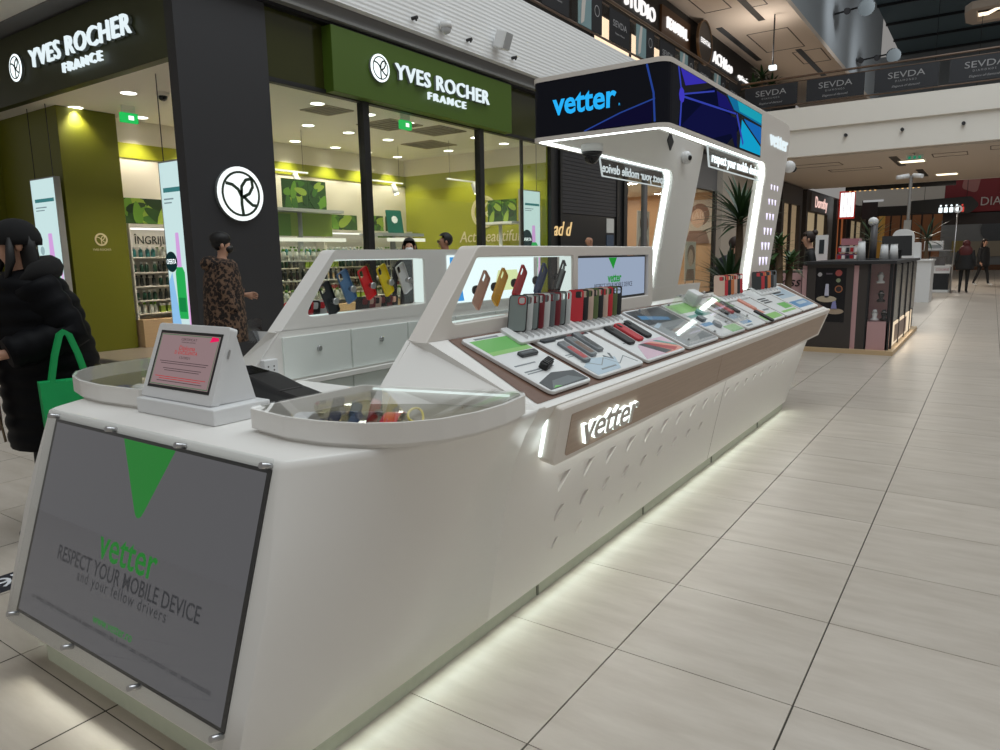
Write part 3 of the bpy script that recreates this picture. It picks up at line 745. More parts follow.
# ------------------------------------------------------------------ upright display wings
def wing(m, label, with_tv):
    right = with_tv
    t = thing('display_wing', label, 'display stand', (m(-1.67), 3.0, 1.1))
    yn = lambda z: 1.912 + .955 * (z - 1.11)
    M = frame((-1.715, 0, 0), (0, 1, 0), (0, 0, 1))
    def MM(b):
        if not right: b.v = [(mx(x), y, z) for x, y, z in b.v]
        return b
    ye = 3.955 if right else 3.955
    outer = rpoly([(yn(1.10), 1.10), (ye, 1.10), (ye, 1.442), (yn(1.442), 1.442)], [0, .03, .035, .05])
    w_far = 2.99 if right else 2.84
    win = rpoly([(2.03, 1.152), (w_far, 1.165), (w_far, 1.398), (2.222, 1.398)], [.03, .015, .015, .03])
    tvh = rpoly([(3.035, 1.165), (3.885, 1.165), (3.885, 1.395), (3.035, 1.395)], .008)
    part('frame', MM(B().plate(outer, [win, tvh], 0, .09, M, bev=.004)), WHITE2 if right else WHITE, t, False)
    part('pane', MM(B().plate(win, (), .078, .082, M)), GLASS, t, False)
    # light strips inside the opening
    LJ = emis('led_jamb', (.80, .95, .90, 1), .85)
    part('led_strip', MM(B().box(w_far - .006, 1.17, .015, w_far, 1.395, .075, M)), LJ, t, False)
    part('led_strip', MM(B().box(2.08, 1.153, .03, w_far - .02, 1.158, .05, M)), LJ, t, False)
    part('led_strip', MM(B().box(2.25, 1.393, .03, w_far - .02, 1.3975, .05, M)), LJ, t, False)
    for yb in (2.06, 2.085):
        part('screw', MM(B().cyl(tuple(M @ Vector((yb, 1.163, .06))), tuple(M @ Vector((yb, 1.166, .06))), .005, .005, 8)), CHROME, t, False)
    return t, M, MM
wr, WM, _ = wing(lambda x: x, 'white slanted display wing with a window and a small screen on the right shelf', True)
wl, _, MML = wing(mx, 'white slanted display wing with a window above the inner drawers', False)
# small screen in the right wing
tv = thing('small_screen', 'small pale blue screen with green logo set in the white wing', 'screen', (-1.63, 3.46, 1.17))
part('case', B().box(3.037, 1.167, .02, 3.883, 1.393, .07, WM), BLACK, tv, False)
part('display', B().box(3.05, 1.178, .07, 3.872, 1.385, .0715, WM), emis('screen_bluegrey', S(150, 164, 186), 1.0), tv, False)
SG = emis('screen_green', S(36, 140, 52), 1.0); SK = emis('screen_dark', S(62, 66, 76), 1.0)
part('logo_mark', B().plate([(3.40, 1.384), (3.50, 1.384), (3.457, 1.325)], (), .0716, .0722, WM), SG, tv, False)
text('logo_text', 'vetter', .066, SG, tv, WM @ tl(3.475, 1.277, .0716), False, depth=.0006, bold=.0018)
text('slogan', 'RESPECT YOUR MOBILE DEVICE', .036, SK, tv, WM @ tl(3.47, 1.238, .0716), False, depth=.0006, width=.46)
text('small_print', 'and your fellow drivers', .02, SK, tv, WM @ tl(3.47, 1.212, .0716), False, depth=.0006)
text('web_address', 'www.vetter.ro', .016, SG, tv, WM @ tl(3.47, 1.19, .0716), False, depth=.0006)
# left wing closes with a plain panel where the right one has its screen
part('panel', MML(B().box(3.035, 1.165, .02, 3.885, 1.395, .07, WM)), WHITE, wl, False)
part('light_panel', MML(B().box(3.02, 1.15, -.006, 3.90, 1.41, -.001, WM)), emis('light_panel', S(226, 246, 246), 1.15), wl, False)
part('panel_print', MML(B().plate([(3.04, 1.16), (3.16, 1.16), (3.10, 1.40), (3.04, 1.40)], (), -.0075, -.0062, WM)), emis('panel_blue', S(60, 150, 220), 1.0), wl, False)
part('panel_print', MML(B().plate([(3.45, 1.2), (3.75, 1.2), (3.7, 1.32), (3.5, 1.32)], (), -.0075, -.0062, WM)), emis('panel_lime', S(214, 230, 170), 1.0), wl, False)
for m in (lambda x: x, mx):
    b = B(); P5 = [(1.695, .886), (1.903, 1.106), (7.0, 1.106), (6.6, .06), (1.695, .06)]
    b.add([(m(-1.7165), y, z) for y, z in P5] + [(m(-1.70), y, z) for y, z in P5], [(0, 1, 2, 3, 4), (9, 8, 7, 6, 5)])
    part('inner_panel', b, WHITE, kiosk, False)

# ------------------------------------------------------------------ gate-shaped canopy with wrapped LED screen
arch = thing('canopy_arch', 'white canopy gate with glowing light lines and wrapped LED screen over the kiosk', 'canopy', (CX, 5.9, 1.05))
YC0, YC1, ZB, ZT = 4.08, 7.19, 2.135, 2.505
prof = rpoly([(YC0 + .03, ZB), (6.36, ZB), (5.94, 1.104), (6.50, 1.104), (7.20, 2.545), (YC0 + .03, 2.515)], [0, .09, 0, 0, .16, 0], 8)
AM = frame((0, 0, 0), (0, 1, 0), (0, 0, 1))
for x0, x1 in ((-1.71, -1.615), (mx(-1.615), mx(-1.71))):
    part('side_slab', B().plate(prof, (), x0, x1, AM, bev=.006), WHITE2 if x0 > -2 else WHITE, arch, False)
part('roof', B().box(mx(-1.70), YC0 + .03, 2.49, -1.70, 6.2, 2.51), WHITE, arch, False)
part('cross_beam', B().box(mx(-1.70), 7.05, 2.44, -1.70, 7.12, 2.51), WHITE, arch, False)
part('front_back_panel', B().box(mx(-1.66), YC0 + .03, ZB, -1.66, YC0 + .045, 2.5), WHITE, arch, False)
# screen wrap: front and both sides, rounded corners
r_ = .07
def wrap(off, y_end):
    xr, xl = -1.615 + off, mx(-1.615 + off)
    pts = [(xr, y_end), (xr, YC0 + r_)]
    for k in range(1, 7):
        a = PI / 2 * k / 6; pts.append((xr - r_ + r_ * math.cos(a), YC0 - off + r_ - r_ * math.sin(a)))
    pts += [(xl + r_ - r_ * math.sin(PI / 2 * k / 6), YC0 - off + r_ - r_ * math.cos(PI / 2 * k / 6)) for k in range(1, 7)]
    pts += [(xl, YC0 + r_), (xl, y_end)]
    return pts
def band(z0, z1, off, yend, inner=.02):
    p = wrap(off, yend); q = wrap(off - inner, yend)
    b = B(); n = len(p)
    vs = [(x, y, z0) for x, y in p] + [(x, y, z1) for x, y in p] + [(x, y, z0) for x, y in q] + [(x, y, z1) for x, y in q]
    fs = []
    for i in range(n - 1):
        fs += [(i, i + 1, n + i + 1, n + i), (2 * n + i + 1, 2 * n + i, 3 * n + i, 3 * n + i + 1), (i + 1, i, 2 * n + i, 2 * n + i + 1), (n + i, n + i + 1, 3 * n + i + 1, 3 * n + i)]
    fs += [(0, n, 3 * n, 2 * n), (n - 1, 3 * n - 1, 4 * n - 1, 2 * n - 1)]
    b.add(vs, fs); return b
scrn = part('led_screen', band(2.152, 2.488, .008, 6.10), mat('led_screen_black', S(8, 9, 12), .6, spec=.15, emit=S(6, 7, 14), es=1.0), arch, False)
part('top_rim', band(2.488, 2.515, .012, 6.12), WHITE2, arch, False)
part('bottom_rim', band(2.128, 2.152, .012, 6.12), WHITE2, arch, False)
CY = emis('screen_cyan', S(40, 178, 250), 1.0)
text('screen_logo', 'vetter', .19, CY, scrn, frame((-2.145, YC0 - .0085, 2.335), (1, 0, 0), (0, 0, 1)), False, depth=.001, bold=.0045, width=.44)
text('screen_mark', 'R', .02, CY, scrn, frame((-1.905, YC0 - .0085, 2.285), (1, 0, 0), (0, 0, 1)), False, depth=.001)
SD = frame((-1.6062, 0, 0), (0, 1, 0), (0, 0, 1)); SF = frame((0, YC0 - .0084, 0), (1, 0, 0), (0, 0, 1))
def pat(n, pts, col, s=1.0, M=None, z=.0006):
    part('screen_graphic', B().plate(pts, (), 0, z, SD if M is None else M), emis(n, col, s * .75), scrn, False)
pat('px_navy', [(4.25, 2.155), (5.2, 2.155), (5.5, 2.30), (4.9, 2.485), (4.3, 2.33)], S(14, 18, 48), z=.0003)
pat('px_violet', [(4.27, 2.485), (4.75, 2.485), (4.36, 2.40)], S(62, 54, 190))
pat('px_blue1', [(5.18, 2.485), (6.09, 2.485), (6.09, 2.40), (5.35, 2.41)], S(24, 120, 170))
pat('px_cyan', [(5.42, 2.485), (6.09, 2.485), (6.09, 2.415), (5.48, 2.42)], S(34, 176, 200), z=.0009)
pat('px_sky', [(5.52, 2.17), (6.09, 2.17), (6.09, 2.235), (5.55, 2.37)], S(24, 178, 226))
pat('px_azure', [(5.60, 2.385), (6.09, 2.385), (6.09, 2.255), (5.66, 2.36)], S(28, 112, 196))
pat('px_deep', [(4.95, 2.47), (5.15, 2.47), (5.35, 2.40), (5.0, 2.38)], S(30, 28, 110))
pat('px_deep2', [(4.3, 2.16), (4.9, 2.16), (5.3, 2.24), (5.4, 2.16), (5.45, 2.16), (5.42, 2.36), (4.7, 2.36)], S(20, 22, 70), z=.0005)
for a, c, w in (((4.24, 2.487), (4.3, 2.34), .02), ((4.3, 2.34), (4.9, 2.46), .01), ((4.3, 2.34), (4.28, 2.155), .022), ((4.3, 2.33), (5.4, 2.39), .012)):
    pat('px_line', ribbon([a, c], w), S(60, 74, 190), z=.0012)
pat('px_line', ribbon([(5.42, 2.39), (5.6, 2.2)], .03), S(40, 110, 200), z=.0012)
pat('px_node', circ(4.3, 2.335, .045, 8), S(72, 66, 214), z=.0014)
pat('px_fline', ribbon([(-2.14, 2.156), (-1.9, 2.235), (-1.68, 2.29)], .008), S(44, 74, 160), M=SF)
pat('px_fline', ribbon([(-1.735, 2.486), (-1.69, 2.32), (-1.68, 2.16)], .012), S(58, 72, 200), M=SF)
pat('px_fpoly', [(-2.12, 2.158), (-1.70, 2.158), (-1.69, 2.28), (-1.9, 2.235)], S(18, 16, 50), M=SF, z=.0003)
# light lines: soffit edges and legs
def led_path(x0, x1):
    b = B(); pts = [(YC0 + .05, ZB - .004), (6.24, ZB - .004)]
    path = rpoly([(YC0 + .05, ZB - .007), (6.350, ZB - .007), (5.930, 1.106)], [0, .09, 0], 8)
    for (a, za), (c, zc) in zip(path, path[1:]):
        d = Vector((c - a, zc - za)).normalized(); n = Vector((-d.y, d.x)) * .006
        b.hexa([(x0, a, za), (x1, a, za), (x1, c, zc), (x0, c, zc), (x0, a - n.x * -1, za + n.y), (x1, a + n.x, za + n.y), (x1, c + n.x, zc + n.y), (x0, c + n.x, zc + n.y)])
    return b
part('led_line', led_path(-1.672, -1.632), LEDW, arch, False)
part('led_line', led_path(mx(-1.632), mx(-1.672)), LEDW, arch, False)
part('led_line', B().box(mx(-1.64), YC0 + .03, ZB - .006, -1.64, YC0 + .062, ZB), LEDW, arch, False)
# lit logo and small lit triangles on the right slab
letters('lit_letter', 'vetter', .185, SIGNT, arch, frame((-1.612, 6.69, 2.345), (0, 1, 0), (0, 0, 1)), False, depth=.012, bold=.0, width=.60, spacing=1.1)
TRI = emis('violet_lit', (.80, .74, 1.0, 1), 1.5)
for r in range(7):
    for k in range(3):
        z = 1.955 - .125 * r; y0 = 6.52 - .055 * r + k * .105 + .0 * r
        s_ = .018 + .002 * r
        part('lit_triangle', B().plate([(y0 - s_, z + s_), (y0 + s_, z + s_), (y0, z - s_ * 1.4)], (), 0, .004, frame((-1.615, 0, 0), (0, 1, 0), (0, 0, 1))), TRI, arch, False)
# hanging clear signs
for x, y0, y1, flip, lab in ((-1.655, 4.93, 6.27, False, 'clear hanging sign with white slogan under the right canopy edge'), (mx(-1.655), 4.95, 6.45, True, 'clear hanging sign with mirrored white slogan under the left canopy edge')):
    t = thing('hanging_sign', lab, 'sign', (x, y0, 1.99))
    M = frame((x, 0, 0), (0, 1, 0), (0, 0, 1))
    out = rpoly([(y0 + .05, 1.985), (y1, 1.985), (y1, 2.128), (y0, 2.128)], [.02, .005, 0, 0])
    part('plate', B().plate(out, (), -.004, .004, M), glass('smoked_acrylic', (.72, .73, .73, 1), .15), t, False)
    inn = rpoly([(y0 + .058, 1.993), (y1 - .008, 1.993), (y1 - .008, 2.118), (y0 + .014, 2.118)], [.02, .005, 0, 0])
    part('lit_edge', B().plate(out, [inn], -.005, .005, M), emis('lit_edge', (.9, 1, 1, 1), .6), t, False)
    F2 = frame((x + .006, (y0 + y1) / 2 + .02, 2.052), (0, 1, 0), (0, 0, 1)) if not flip else frame((x - .006, (y0 + y1) / 2, 2.052), (0, -1, 0), (0, 0, 1))
    text('slogan', 'respect your mobile device', .098, SIGNW, t, F2, False, depth=.003, bold=.0012, width=(y1 - y0) * .9)
# cameras on the canopy
t = thing('dome_camera', 'white and black dome security camera under the canopy front', 'camera', (-2.28, 4.45, 2.06))
part('mount', B().cyl((-2.28, 4.45, 2.135), (-2.28, 4.45, 2.085), .075, .075, 20), SATIN, t, False)
part('collar', B().cyl((-2.28, 4.45, 2.085), (-2.28, 4.45, 2.06), .07, .062, 20), BLACK, t, False)
part('dome', B().ball((-2.28, 4.45, 2.055), .052, .052, .05), BLACKG, t, False)
t = thing('eyeball_camera', 'small white eyeball camera on the inner face of the left canopy slab', 'camera', (mx(-1.71) + .03, 6.15, 2.27))
part('body', B().ball((mx(-1.71) + .035, 6.55, 2.27), .05, .06, .06), SATIN, t, False)
part('lens', B().ball((mx(-1.71) + .07, 6.53, 2.265), .024, .024, .026), BLACKG, t, False)
t = thing('speaker_vent', 'dark diamond shaped vent on the inner face of the left canopy slab', 'vent', (mx(-1.71), 6.2, 2.35))
part('grille', B().plate([(6.15, 2.38), (6.22, 2.30), (6.29, 2.38), (6.22, 2.46)], (), 0, .01, frame((mx(-1.71), 0, 0), (0, 1, 0), (0, 0, 1))), DARK, t, False)
t = thing('eyeball_camera', 'small white eyeball camera sticking out behind the right canopy slab', 'camera', (-1.6, 7.0, 2.15))
part('body', B().ball((-1.60, 7.07, 2.17), .055, .06, .055), SATIN, t, False)
part('lens', B().ball((-1.57, 7.10, 2.15), .03, .03, .03), BLACKG, t, False)

# ------------------------------------------------------------------ front signage screen
fs = thing('signage_display', 'large tilted flat display behind clear acrylic on the kiosk front', 'display', (CX, .9, .2))
FM = frame((CX, .9075, .207), (1, 0, 0), (0, .2985, .9544))   # local z = normal pointing away (checked below)
# the normal of this frame points to the camera side
W2, HH = .603, .721
part('panel', B().box(-.583, .03, -.03, .583, .69, .004, FM), BLACK, fs, False)
part('screen_image', B().box(-.568, .04, .004, .568, .68, .0045, FM), emis('lcd_grey', S(88, 87, 90), 1.0), fs, False)
FG = emis('lcd_green', S(22, 120, 40), 1.0); FK = emis('lcd_text', S(48, 49, 54), 1.0)
X0 = -.578; V0 = .028
part('screen_logo_mark', B().plate(rpoly([(X0 + .452, V0 + .652), (X0 + .612, V0 + .41), (X0 + .735, V0 + .652)][::-1], [0, .03, 0]), (), .0055, .0060, FM), FG, fs, False)
text('screen_logo', 'vetter', .135, FG, fs, FM @ tl(X0 + .592, V0 + .322, 0.0055), False, depth=.0006, bold=.0012, width=.32)
text('slogan', 'RESPECT YOUR MOBILE DEVICE', .066, FK, fs, FM @ tl(X0 + .590, V0 + .243, 0.0055), False, depth=.0006, bold=.0006, width=.79)
text('slogan_second_line', 'and your fellow drivers', .05, FK, fs, FM @ tl(X0 + .590, V0 + .202, 0.0055), False, depth=.0006, width=.50, spacing=1.2)
text('web_address', 'www.vetter.ro', .04, FG, fs, FM @ tl(X0 + .588, V0 + .105, 0.0055), False, depth=.0006, width=.22)
text('small_print', 'car holders | chargers & adapters | cables & adapters | headsets | data & power cases | screen protection | cases | smart accessories', .022, FK, fs, FM @ tl(X0 + .586, V0 + .078, 0.0055), False, depth=.0006, width=1.0)
part('acrylic_cover', B().plate(rrect(-W2, 0, W2, HH, .006), (), .0165, .0205, FM), ACRY, fs, False)
for k in range(4):
    for v in (.022, HH - .022):
        x = -.575 + 1.15 * k / 3
        part('standoff', B().cyl(FM @ Vector((x, v, -.02)), FM @ Vector((x, v, .034)), .0085, .0085, 14), CHROME, fs, False)
# ================================================================== GOODS ON THE KIOSK
SLX, SLZ = -.8885, .4588      # up-slope direction of the right shelf (x, z)
def shelf_frame(y, s=0.0, lift=.0):
    """local x = +Y, local y = up the slope, local z = normal of the right shelf; s metres up from the front lip"""
    o = Vector((-1.235 + SLX * s, y, .8985 + SLZ * s)); n = Vector((.4588, 0, .8885))
    return frame(tuple(o + n * (lift + .0035)), (0, 1, 0), (SLX, 0, SLZ))
TRAYM = mat('tray_white', S(232, 234, 234), .28)
def pm(n, r, g, b_, rough=.3): return mat(n, S(r, g, b_), rough)
P = dict(green=pm('print_green', 112, 190, 96), lime=pm('print_lime', 150, 205, 120), grey=pm('print_grey', 96, 104, 108), dark=pm('print_dark', 42, 48, 54), pale=pm('print_pale_blue', 186, 206, 220), pink=pm('print_pink', 222, 190, 206), red=pm('print_red', 176, 30, 42), black=pm('print_black', 24, 24, 28), text=pm('print_text', 130, 138, 142), blue=pm('print_blue', 70, 140, 190), peach=pm('print_peach', 224, 150, 130), brown=pm('print_brown', 104, 76, 62), teal=pm('print_teal', 100, 160, 150), silver=pm('print_silver', 150, 154, 156))
NUM = 'first second third fourth fifth sixth seventh eighth ninth tenth'.split()
TL_ = .39
trays = []
SK_ = .2
def tray(y0, y1, label, prints, bm=TRAYM, length=TL_):
    t = thing('display_tray', label, 'tray', M=shelf_frame(y0, .018), group='product trays on the right shelf')
    w = y1 - y0
    sk = lambda pts: [(x - SK_ * y, y) for x, y in pts]
    part('board', B().plate(sk(rrect(0, 0, w, length, .022, 4)), (), 0, .013, bev=.002), bm, t)
    for k, (pts, c) in enumerate(prints):
        pts = [(a * w, q * length) for a, q in pts]
        part('print', B().plate(sk(pts), (), .0131, .0133 + .0002 * k), P[c], t)
    trays.append((y0, w)); return t
def q4(a, b_, c, d): return [(a, b_), (c, b_), (c, d), (a, d)]
lines = [(q4(.1, .56, .5, .575), 'text'), (q4(.1, .53, .42, .54), 'text')]
tray(2.13, 2.44, 'white product tray nearest the front with green print and dark photo', [(q4(.06, .66, .94, .93), 'green'), (q4(.06, .66, .94, .72), 'lime'), (q4(.2, .94, .7, .965), 'text'), ([(.04, .03), (.96, .03), (.96, .2), (.5, .25), (.04, .16)], 'dark'), ([(.1, .04), (.9, .05), (.7, .15), (.3, .14)], 'grey')] + [(q4(.1, .44, .55, .455), 'text'), (q4(.1, .33, .75, .345), 'text'), (q4(.1, .3, .6, .31), 'text'), ([(.12, .04), (.32, .04), (.22, .07)], 'green')])
tray(2.50, 2.95, 'white product tray with pale blue cable sketch and clear phone cases', [(q4(.05, .7, .95, .96), 'dark'), (q4(.55, .72, .9, .92), 'red'), (q4(.05, .42, .35, .435), 'text'), (q4(.05, .39, .3, .4), 'text'), ([(.03, .03), (.5, .03), (.7, .22), (.3, .3), (.03, .2)], 'pale'), (ribbon([(.1, .28), (.3, .15), (.5, .25), (.6, .1), (.85, .2), (.92, .05)], .012), 'text'), (ribbon([(.55, .28), (.62, .2), (.7, .3)], .03), 'grey'), (q4(.2, .08, .5, .1), 'text')])
tray(2.99, 3.48, 'white product tray with red and pink diagonal print and silicone cases', [([(.04, .88), (.5, .88), (.62, .97), (.2, .97)], 'red'), (q4(.05, .75, .35, .85), 'dark'), ([(.03, .03), (.7, .03), (.97, .2), (.97, .34), (.5, .34), (.25, .28)], 'pink'), ([(.5, .03), (.97, .03), (.97, .12), (.6, .3), (.4, .3)], 'peach'), ([(.4, .3), (.5, .3), (.9, .08), (.75, .04)], 'red'), ([(.3, .3), (.42, .3), (.7, .05), (.5, .04)], 'dark'), ([(.66, .3), (.75, .3), (.97, .15), (.97, .1)], 'teal'), (q4(.1, .38, .4, .39), 'text')])
tray(3.525, 4.02, 'glossy dark grey product tray under clear cover', [(q4(.03, .03, .97, .97), 'silver'), (q4(.03, .6, .97, .97), 'dark'), ([(.1, .75), (.7, .62), (.75, .7), (.15, .85)], 'blue'), (q4(.3, .36, .7, .42), 'brown'), (q4(.75, .34, .95, .38), 'pale'), ([(.05, .55), (.3, .62), (.35, .58), (.1, .5)], 'pale')])
tray(4.07, 4.56, 'white and green product tray under clear acrylic box', [(q4(.03, .7, .97, .95), 'lime'), (q4(.5, .03, .97, .2), 'green'), (q4(.05, .3, .4, .38), 'blue'), (q4(.1, .55, .9, .62), 'teal'), (q4(.2, .45, .5, .5), 'grey')])
tray(4.61, 5.06, 'white product tray with green corner before the brown case rack', [(q4(.5, .6, .97, .95), 'green'), (q4(.1, .12, .55, .2), 'blue'), (q4(.06, .3, .5, .42), 'pale'), (q4(.1, .05, .4, .08), 'text')])
tray(5.10, 5.62, 'white product tray with a pale yellow wedge and dark bars', [(q4(.05, .04, .95, .2), 'lime'), ([(.25, .25), (.55, .25), (.4, .5)], 'peach'), (q4(.05, .75, .95, .9), 'green'), (q4(.6, .3, .9, .34), 'text')])
tray(5.66, 6.20, 'white product tray with black striped chart near the far case rack', [(q4(.08, .62, .5, .66), 'dark'), (q4(.08, .55, .5, .59), 'dark'), (q4(.08, .48, .5, .52), 'dark'), (q4(.5, .2, .96, .4), 'green'), (q4(.1, .1, .9, .16), 'lime')])
tray(6.24, 6.86, 'white product tray with pale blue print at the far end', [(q4(.08, .5, .92, .9), 'pale'), (q4(.1, .62, .5, .66), 'dark'), (q4(.1, .7, .5, .74), 'dark'), (q4(.05, .1, .95, .35), 'blue'), (q4(.3, .2, .8, .3), 'pale')])
# items lying on trays
def slab_item(name, label, cat, y, s, w, l, h, m, rot=0.0, group=None, extra=None, rr=.3):
    M = shelf_frame(y - SK_ * s, s, .0137) @ Matrix.Rotation(rot, 4, 'Z')
    t = thing(name, label, cat, M=M, group=group)
    part('body', B().plate(rrect(-w / 2, -l / 2, w / 2, l / 2, min(w, l) * rr), (), 0, h, bev=min(h * .35, .003)), m, t)
    if extra: extra(t, h)
    return t
RUB = pm('rubber_black', 22, 22, 24, .55); REDR = pm('rubber_red', 190, 32, 44, .5); SMOKE = mat('smoke_case', S(120, 126, 130), .2)
def cam_dot(t, h): part('camera_hole', B().plate(rrect(-.028, .035, -.002, .066, .006), (), h, h + .0008), BLACKG, t)
slab_item('charger_bar', 'flat dark charger bar lying on the green print of the nearest tray', 'charger', 2.335, .245, .12, .03, .012, pm('bar_grey', 52, 56, 58), .0, extra=lambda t, h: part('label_strip', B().box(-.05, -.005, h, .03, .005, h + .0006), P['grey'], t))
slab_item('phone_clip', 'black ribbed phone clip on the nearest tray', 'phone holder', 2.315, .155, .085, .035, .024, RUB, .25, extra=lambda t, h: [part('rib', B().box(-.03 + .016 * k, -.014, h, -.022 + .016 * k, .014, h + .004), BLACK, t) for k in range(5)])
for k, (yy_, ss, lab) in enumerate(((2.60, .21, 'clear grey phone case with red print, nearest of three on the tray'), (2.70, .232, 'clear grey phone case with brown print, middle of three on the tray'), (2.80, .25, 'clear grey phone case with dark print, farthest of three on the tray'))):
    slab_item('clear_phone_case', lab, 'phone case', yy_, ss - .02, .05, .15, .014, SMOKE, .0, 'clear phone cases lying on the tray', extra=lambda t, h, k=k: part('insert', B().plate(rrect(-.02, -.06, .02, .03, .006), (), h, h + .0006), P[('red', 'brown', 'dark')[k]], t), rr=.16)
slab_item('tempered_glass_pack', 'small dark pack at the back of the tray beside the clear cases', 'pack', 2.58, .31, .11, .05, .008, P['dark'])
for k, (yy_, c, lab) in enumerate(((3.115, RUB, 'black silicone phone case lying on the tray, near side of the red one'), (3.235, REDR, 'red silicone phone case lying on the tray between two black ones'), (3.355, RUB, 'black silicone phone case lying on the tray, far side of the red one'))):
    slab_item('silicone_case', lab, 'phone case', yy_, .225 + .008 * k, .07, .155, .013, c, 0, 'silicone cases lying on the tray', extra=cam_dot, rr=.2)
for k, (yy_, ss, c, lab) in enumerate(((4.72, .30, RUB, 'black bar case on the tray behind, near one'), (4.82, .30, REDR, 'dark red bar case on the tray behind, middle one'), (4.93, .29, RUB, 'black bar case on the tray behind, far one'), (5.2, .12, RUB, 'slim black bar lying near the front edge far along the shelf'), (5.3, .28, P['peach'], 'rose bar case lying on the tray with the yellow wedge'))):
    slab_item('bar_case', lab, 'phone case', yy_, ss - .04, .06, .15, .013, c, 0, 'bar cases on the far trays', rr=.2)
# clear acrylic covers over trays four and five
def cover(y0, y1, label, h, s0=.03, s1=.38):
    t = thing('acrylic_cover', label, 'cover', M=shelf_frame(y0, s0, .0137))
    w = y1 - y0; l = s1 - s0
    part('lid', B().box(0, 0, h - .004, w, l, h), GLASS, t)
    for a in ((0, 0, 0, w, .004, h - .004), (0, l - .004, 0, w, l, h - .004), (0, .004, 0, .004, l - .004, h - .004), (w - .004, .004, 0, w, l - .004, h - .004)):
        part('side', B().box(*a), GLASS, t)
    for a, c in ((.02, .02), (w - .02, .02), (.02, l - .02), (w - .02, l - .02)):
        part('knob', B().cyl((a, c, h), (a, c, h + .012), .007, .007, 10), CHROME, t)
    return t
cover(3.54, 4.0, 'low clear acrylic cover over the dark product tray', .022)
cover(4.08, 4.55, 'tall clear acrylic box over the white and green tray', .075)
t = thing('white_cube', 'small white cube box standing at the back of the right shelf', 'box', M=shelf_frame(4.40, .36, .0137))
part('body', B().box(-.055, -.03, 0, .055, .05, .085), SATIN, t, bevel=.006)
for k, (y, s) in enumerate(((4.2, .2), (4.33, .26), (4.27, .12))):
    slab_item('earbud_case', 'small gadget inside the tall acrylic box, %s one' % NUM[k], 'gadget', y, s, .07, .05, .02, (P['grey'], P['teal'], P['silver'])[k], .3 * k, 'gadgets in the acrylic box')
# ------------------------------------------------------------------ phone cases
def case_mesh(name):
    b = B(); w, h, d = .0735, .152, .0095
    b.plate(rrect(-w / 2, 0, w / 2, h, .011, 4), [rrect(-w / 2 + .007, h - .04, -w / 2 + .037, h - .008, .008, 3)], 0, .0022)
    b.plate(rrect(-w / 2, 0, w / 2, h, .011, 4), [rrect(-w / 2 + .0022, .0022, w / 2 - .0022, h - .0022, .009, 4)], .0022, d)
    return b
CASE_COL = {}
def case_me(c, rgb, rough=.45):
    if c not in CASE_COL: CASE_COL[c] = fixn(mesh_of(case_mesh(c), 'phone_case', mat('case_' + c, S(*rgb), rough)))
    return CASE_COL[c]
RING = {}
def phone_case(c, rgb, M, label, group, ring=False, edge=None):
    o = bpy.data.objects.new('phone_case', case_me(c, rgb)); COL.objects.link(o); o.matrix_basis = M
    tag(o, label, 'phone case', group)
    if edge is not None:
        k = 'rim' + edge[0]
        if k not in RING: RING[k] = fixn(mesh_of(B().plate(rrect(-.0385, -.0015, .0385, .1535, .0125, 4), [rrect(-.0355, .0015, .0355, .1505, .01, 4)], -.0008, .0103), 'rim', mat('case_' + k, S(*edge[1]), .5)))
        r = bpy.data.objects.new('rim', RING[k]); COL.objects.link(r); r.parent = o
    if ring:
        if 'lens' not in RING: RING['lens'] = fixn(mesh_of(B().plate(rrect(-.031, .112, .001, .146, .01, 3), [rrect(-.027, .116, -.003, .142, .008, 3)], -.0022, .0), 'camera_frame', mat('case_lensframe', S(196, 30, 40), .4)))
        r = bpy.data.objects.new('camera_frame', RING['lens']); COL.objects.link(r); r.parent = o
    return o
# standing case: outer face towards -Y, standing on the rack, leaning back
def stand_M(x, y, z, lean=12, yaw=20):
    # local: x width, y up, z thickness. face z=0 looks to -Y
    R = Matrix.Rotation(math.radians(yaw), 4, 'Z') @ Matrix.Rotation(math.radians(90 - lean), 4, 'X') @ Matrix.Rotation(PI, 4, 'Y') @ tl(0, 0, -.005)
    return tl(x, y, z) @ R
C_ = dict(clear=(126, 136, 134), black=(26, 28, 30), white=(206, 208, 206), red=(196, 36, 48), dred=(120, 30, 40), olive=(92, 108, 62), sand=(206, 178, 160), rose=(196, 150, 140), orange=(206, 116, 60), green=(104, 130, 84), grey=(100, 104, 106))
def rack(y, n, cols, label, step=.041, x=-1.585, tag_='', yaw=20, rings=()):
    t = thing('case_rack', label, 'rack', M=shelf_frame(y, .365, .0137))
    L = step * (n - 1) + .09
    part('base_plate', B().plate(rrect(-.055, -.06, L, .055, .012), (), 0, .012, bev=.002), TRAYM, t)
    for k in range(n):
        part('divider', B().box(-.004 + k * step + .012, -.045, .012, -.002 + k * step + .012, .04, .024), SATIN, t)
    z0 = .8985 + SLZ * .365 + .031
    for k in range(n):
        c = cols[k]
        edge = ('e_' + c, (30, 30, 32)) if c == 'clear' else None
        phone_case(c, C_[c], stand_M(-1.235 + SLX * .365 + .004, y + .005 + k * step, z0 + .002, 22, yaw), '%s phone case, %s from the front in the %s rack' % (dict(clear='smoky clear black rimmed', dred='dark red', sand='sand beige', rose='dusty rose').get(c, c), NUM[k], tag_), 'phone cases in the %s rack' % tag_, ring=(k in rings), edge=edge)
rack(2.375, 9, ['clear', 'white', 'clear', 'dred', 'white', 'grey', 'dred', 'clear', 'white'], 'white rack holding smoky phone cases nearest the front', .046, tag_='nearest', rings=(0,))
rack(2.86, 9, ['red', 'black', 'sand', 'olive', 'black', 'sand', 'red', 'olive', 'black'], 'white rack holding red, black and olive phone cases before the small screen', .052, tag_='middle')
